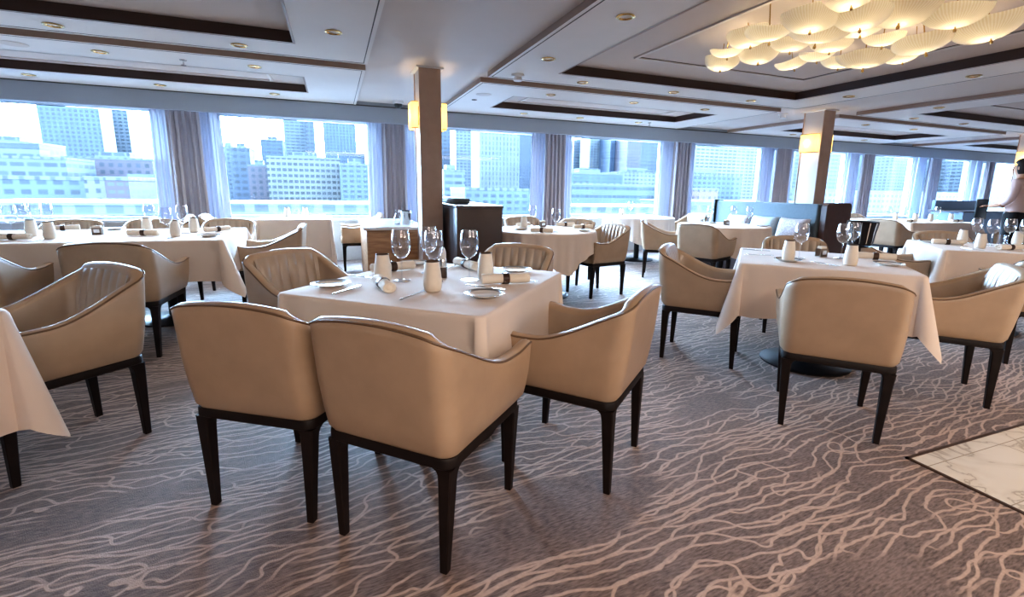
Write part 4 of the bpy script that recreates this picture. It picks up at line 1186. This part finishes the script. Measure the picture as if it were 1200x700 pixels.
# local: faces +Y, x to the person's right
J = [((0, 0, .98), (.155, .115)), ((0, -.005, 1.12), (.12, .085)), ((0, -.01, 1.28), (.15, .10)), ((0, -.01, 1.40), (.15, .09)), ((0, .0, 1.49), (.055, .055)), ((0, .015, 1.56), (.06, .07)), ((0, .03, 1.64), (.078, .098)), ((0, .025, 1.70), (.06, .075)),
     ((-.17, -.005, 1.41), .062), ((-.245, -.02, 1.17), .046), ((-.235, .10, 1.08), .036), ((-.19, .22, 1.06), .028), ((-.175, .27, 1.055), (.034, .018)),
     ((.17, -.005, 1.41), .062), ((.245, -.02, 1.17), .046), ((.235, .10, 1.08), .036), ((.19, .22, 1.06), .028), ((.175, .27, 1.055), (.034, .018)),
     ((-.095, 0, .88), (.095, .10)), ((-.10, .01, .50), .06), ((-.105, -.01, .12), .042), ((-.105, .0, .05), (.04, .035)), ((-.11, .13, .03), (.04, .025)),
     ((.095, 0, .88), (.095, .10)), ((.10, .01, .50), .06), ((.105, -.01, .12), .042), ((.105, .0, .05), (.04, .035)), ((.11, .13, .03), (.04, .025))]
Eg = [(0, 1), (1, 2), (2, 3), (3, 4), (4, 5), (5, 6), (6, 7), (3, 8), (8, 9), (9, 10), (10, 11), (11, 12), (3, 13), (13, 14), (14, 15), (15, 16), (16, 17), (0, 18), (18, 19), (19, 20), (20, 21), (21, 22), (0, 23), (23, 24), (24, 25), (25, 26), (26, 27)]
skin_body('body', J, Eg, M['skin'], pr)
for s in (-1, 1):
    hx, hy, hz = (-.175, .27, 1.055) if s < 0 else (.175, .27, 1.055)
    Fj, Fe = [((hx, hy - .02, hz), .016)], []
    for k, (ox, ln_) in enumerate(((-.026, .062), (-.009, .072), (.009, .068), (.026, .054))):
        b = len(Fj)
        Fj += [((hx + ox, hy + .03, hz + .004), .0088), ((hx + ox, hy + .03 + ln_ * .55, hz - .004), .008), ((hx + ox, hy + .03 + ln_, hz - .022), .0068)]
        Fe += [(0, b), (b, b + 1), (b + 1, b + 2)]
    b = len(Fj); Fj += [((hx - s * .035, hy + .01, hz - .008), .009), ((hx - s * .05, hy + .045, hz - .02), .0075)]; Fe += [(0, b), (b, b + 1)]
    skin_body('fingers', Fj, Fe, M['skin'], pr, 1)
Jb = [((0, 0, .93), (.20, .155)), ((0, -.005, 1.10), (.165, .125)), ((0, -.01, 1.28), (.182, .13)), ((0, -.01, 1.40), (.165, .105)), ((0, -.002, 1.465), (.075, .07)),
      ((-.175, -.005, 1.41), .075), ((-.25, -.02, 1.17), .060), ((-.24, .09, 1.085), .050), ((.175, -.005, 1.41), .075), ((.25, -.02, 1.17), .060), ((.24, .09, 1.085), .050)]
skin_body('blouse', Jb, [(0, 1), (1, 2), (2, 3), (3, 4), (3, 5), (5, 6), (6, 7), (3, 8), (8, 9), (9, 10)], M['blouse'], pr)
Jt = [((0, 0, 1.03), (.165, .125)), ((0, 0, .93), (.180, .138)), ((-.098, 0, .84), (.105, .112)), ((-.102, .01, .50), .078), ((-.105, -.01, .10), .068), ((.098, 0, .84), (.105, .112)), ((.102, .01, .50), .078), ((.105, -.01, .10), .068)]
skin_body('trousers', Jt, [(0, 1), (1, 2), (2, 3), (3, 4), (1, 5), (5, 6), (6, 7)], M['trouser'], pr)
m = MB(); rows_ = []
for j in range(9):
    t = j / 8; z = 1.53 + .255 * t; rad_ = .098 * math.sqrt(max(.0, 1 - (2 * t - .95) ** 2 * .88)) + .004; row = []
    for k in range(24):
        a = 2 * pi * k / 24
        fr = .55 if (sin(a) > .35 and t < .68) else 1
        row.append((rad_ * .88 * cos(a), .018 + rad_ * sin(a) * fr * 1.08, z))
    rows_.append(row)
m.grid(rows_, True); m.add(rows_[-1], [tuple(range(24))])
m.build('hair', M['hair'], pr, smooth=True, angle=70)
m = MB(); m.lathe([(.001, -.03), (.03, -.02), (.038, .0), (.03, .025), (.001, .035)], 16); o = m.build('hair_bun', M['hair'], pr, smooth=True); o.location = (0, -.12, 1.66)
for s in (-1, 1):
    m = MB(); m.lathe([(.001, -.028), (.012, -.022), (.016, 0), (.012, .022), (.001, .028)], 12); o = m.build('ear', M['skin'], pr, smooth=True); o.location = (s * .083, .03, 1.635); o.scale = (.5, .9, 1)
    m = MB(); m.lathe([(.001, -.008), (.008, -.004), (.01, 0), (.008, .004), (.001, .008)], 12); o = m.build('eye', M['porcelain'], pr, smooth=True); o.location = (s * .032, .118, 1.64); o.rotation_euler = (R_(90), 0, 0)
m = MB(); m.lathe([(.001, -.022), (.014, -.016), (.012, .0), (.006, .022), (.001, .026)], 12); o = m.build('nose', M['skin'], pr, smooth=True); o.location = (0, .128, 1.612)
m = MB(); m.lathe([(.001, -.006), (.018, 0), (.001, .006)], 12); o = m.build('mouth', simple('lips', srgb(168, 90, 86), .4), pr, smooth=True); o.location = (0, .115, 1.575); o.scale = (1.2, .4, 1)
# folded black menu / tray held in front
r = empty('menu_folder', (9.70, 4.60, 1.00), R_(2)); tag(r, 'black folder held by the person at the right edge', 'folder')
m = MB(); m.box(-.16, .16, -.012, .012, -.16, .16); m.build('cover', M['black'], r, bevel=.004)

# ------------------------------------------------------------------ the city outside
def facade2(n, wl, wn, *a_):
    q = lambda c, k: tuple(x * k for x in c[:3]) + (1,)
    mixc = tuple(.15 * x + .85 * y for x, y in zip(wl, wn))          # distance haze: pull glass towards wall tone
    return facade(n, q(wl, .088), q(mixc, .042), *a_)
FM = {
 'dusk': facade2('dusk', srgb(92, 108, 134), srgb(60, 76, 104), 5, 4.5, .7, .5),
 'tower': facade2('tower', srgb(104, 128, 160), srgb(66, 92, 134), 3.6, 3.4, .55, .6),
 'glassy': facade2('glassy', srgb(92, 118, 150), srgb(70, 98, 138), 4.5, 3.4, .85, .75),
 'balcony': facade2('balcony', srgb(150, 160, 170), srgb(82, 102, 132), 4.2, 3.2, .62, .5),
 'paleband': facade2('paleband', srgb(148, 160, 172), srgb(100, 122, 150), 5.2, 3.6, .82, .45),
 'pale': facade2('pale', srgb(158, 164, 168), srgb(128, 144, 160), 3.2, 4.2, .35, .7),
 'pinkbrick': facade2('pinkbrick', srgb(138, 118, 130), srgb(86, 98, 126), 3.6, 3.4, .5, .55),
 'lowblue': facade2('lowblue', srgb(128, 148, 164), srgb(72, 98, 126), 3.4, 2.6, .6, .5),
 'cream': facade2('cream', srgb(168, 164, 150), srgb(82, 98, 118), 2.6, 2.4, .4, .5),
 'redbrick': facade2('redbrick', srgb(120, 88, 98), srgb(150, 160, 172), 1.9, 2.0, .75, .45),
 'white': facade2('white', srgb(172, 178, 182), srgb(90, 112, 138), 3.2, 2.6, .55, .45),
 'roof': facade2('roof', srgb(140, 150, 158), srgb(96, 122, 148), 2.4, 2.0, .6, .45),
 'whitegrid': facade2('whitegrid', srgb(178, 178, 172), srgb(52, 68, 92), 2.75, 3.1, .74, .52),
 'whitegrid2': facade2('whitegrid2', srgb(178, 178, 176), srgb(76, 94, 124), 4.4, 2.5, .78, .5),
 'green': facade2('green', srgb(110, 138, 132), srgb(140, 156, 160), 4, 2.4, .5, .5),
 'lowglass': facade2('lowglass', srgb(132, 148, 160), srgb(62, 104, 130), 2.2, 3.4, .9, .35),
 'pink': facade2('pink', srgb(178, 140, 152), srgb(168, 136, 150), 3, 3, .4, .4),
}
for x0, x1, y, dep, zt, mt_, lab in BUILDINGS:
    r = empty('building', ((x0 + x1) / 2, y, -26)); tag(r, lab, 'building', 'city buildings beyond the windows')
    h = zt + 26; wd = x1 - x0
    m = MB(); m.box(-wd / 2, wd / 2, 0, dep, 0, h); m.build('walls', FM[mt_], r)
    m = MB(); m.box(-wd / 2 - .15, wd / 2 + .15, -.15, dep + .15, h - .5 if y > 110 else h - .2, h + (.5 if y > 110 else .1)); m.build('roof', FM['roof'] if y < 90 else M['ext_roof'] if 'ext_roof' in M else FM['pale'], r)
    if y > 200:
        m = MB(); m.box(-wd * .22, wd * .18, dep * .3, dep * .6, h + .5, h + 3.5); m.build('roof_plant', FM['paleband'], r)
m = MB(); m.box(-900, 2200, 20, 1400, -26.3, -26)
tag(m.build('ground_outside', simple('pale_ground', srgb(62, 68, 74), .9, noise=.2, nscale=.05)), kind='structure')
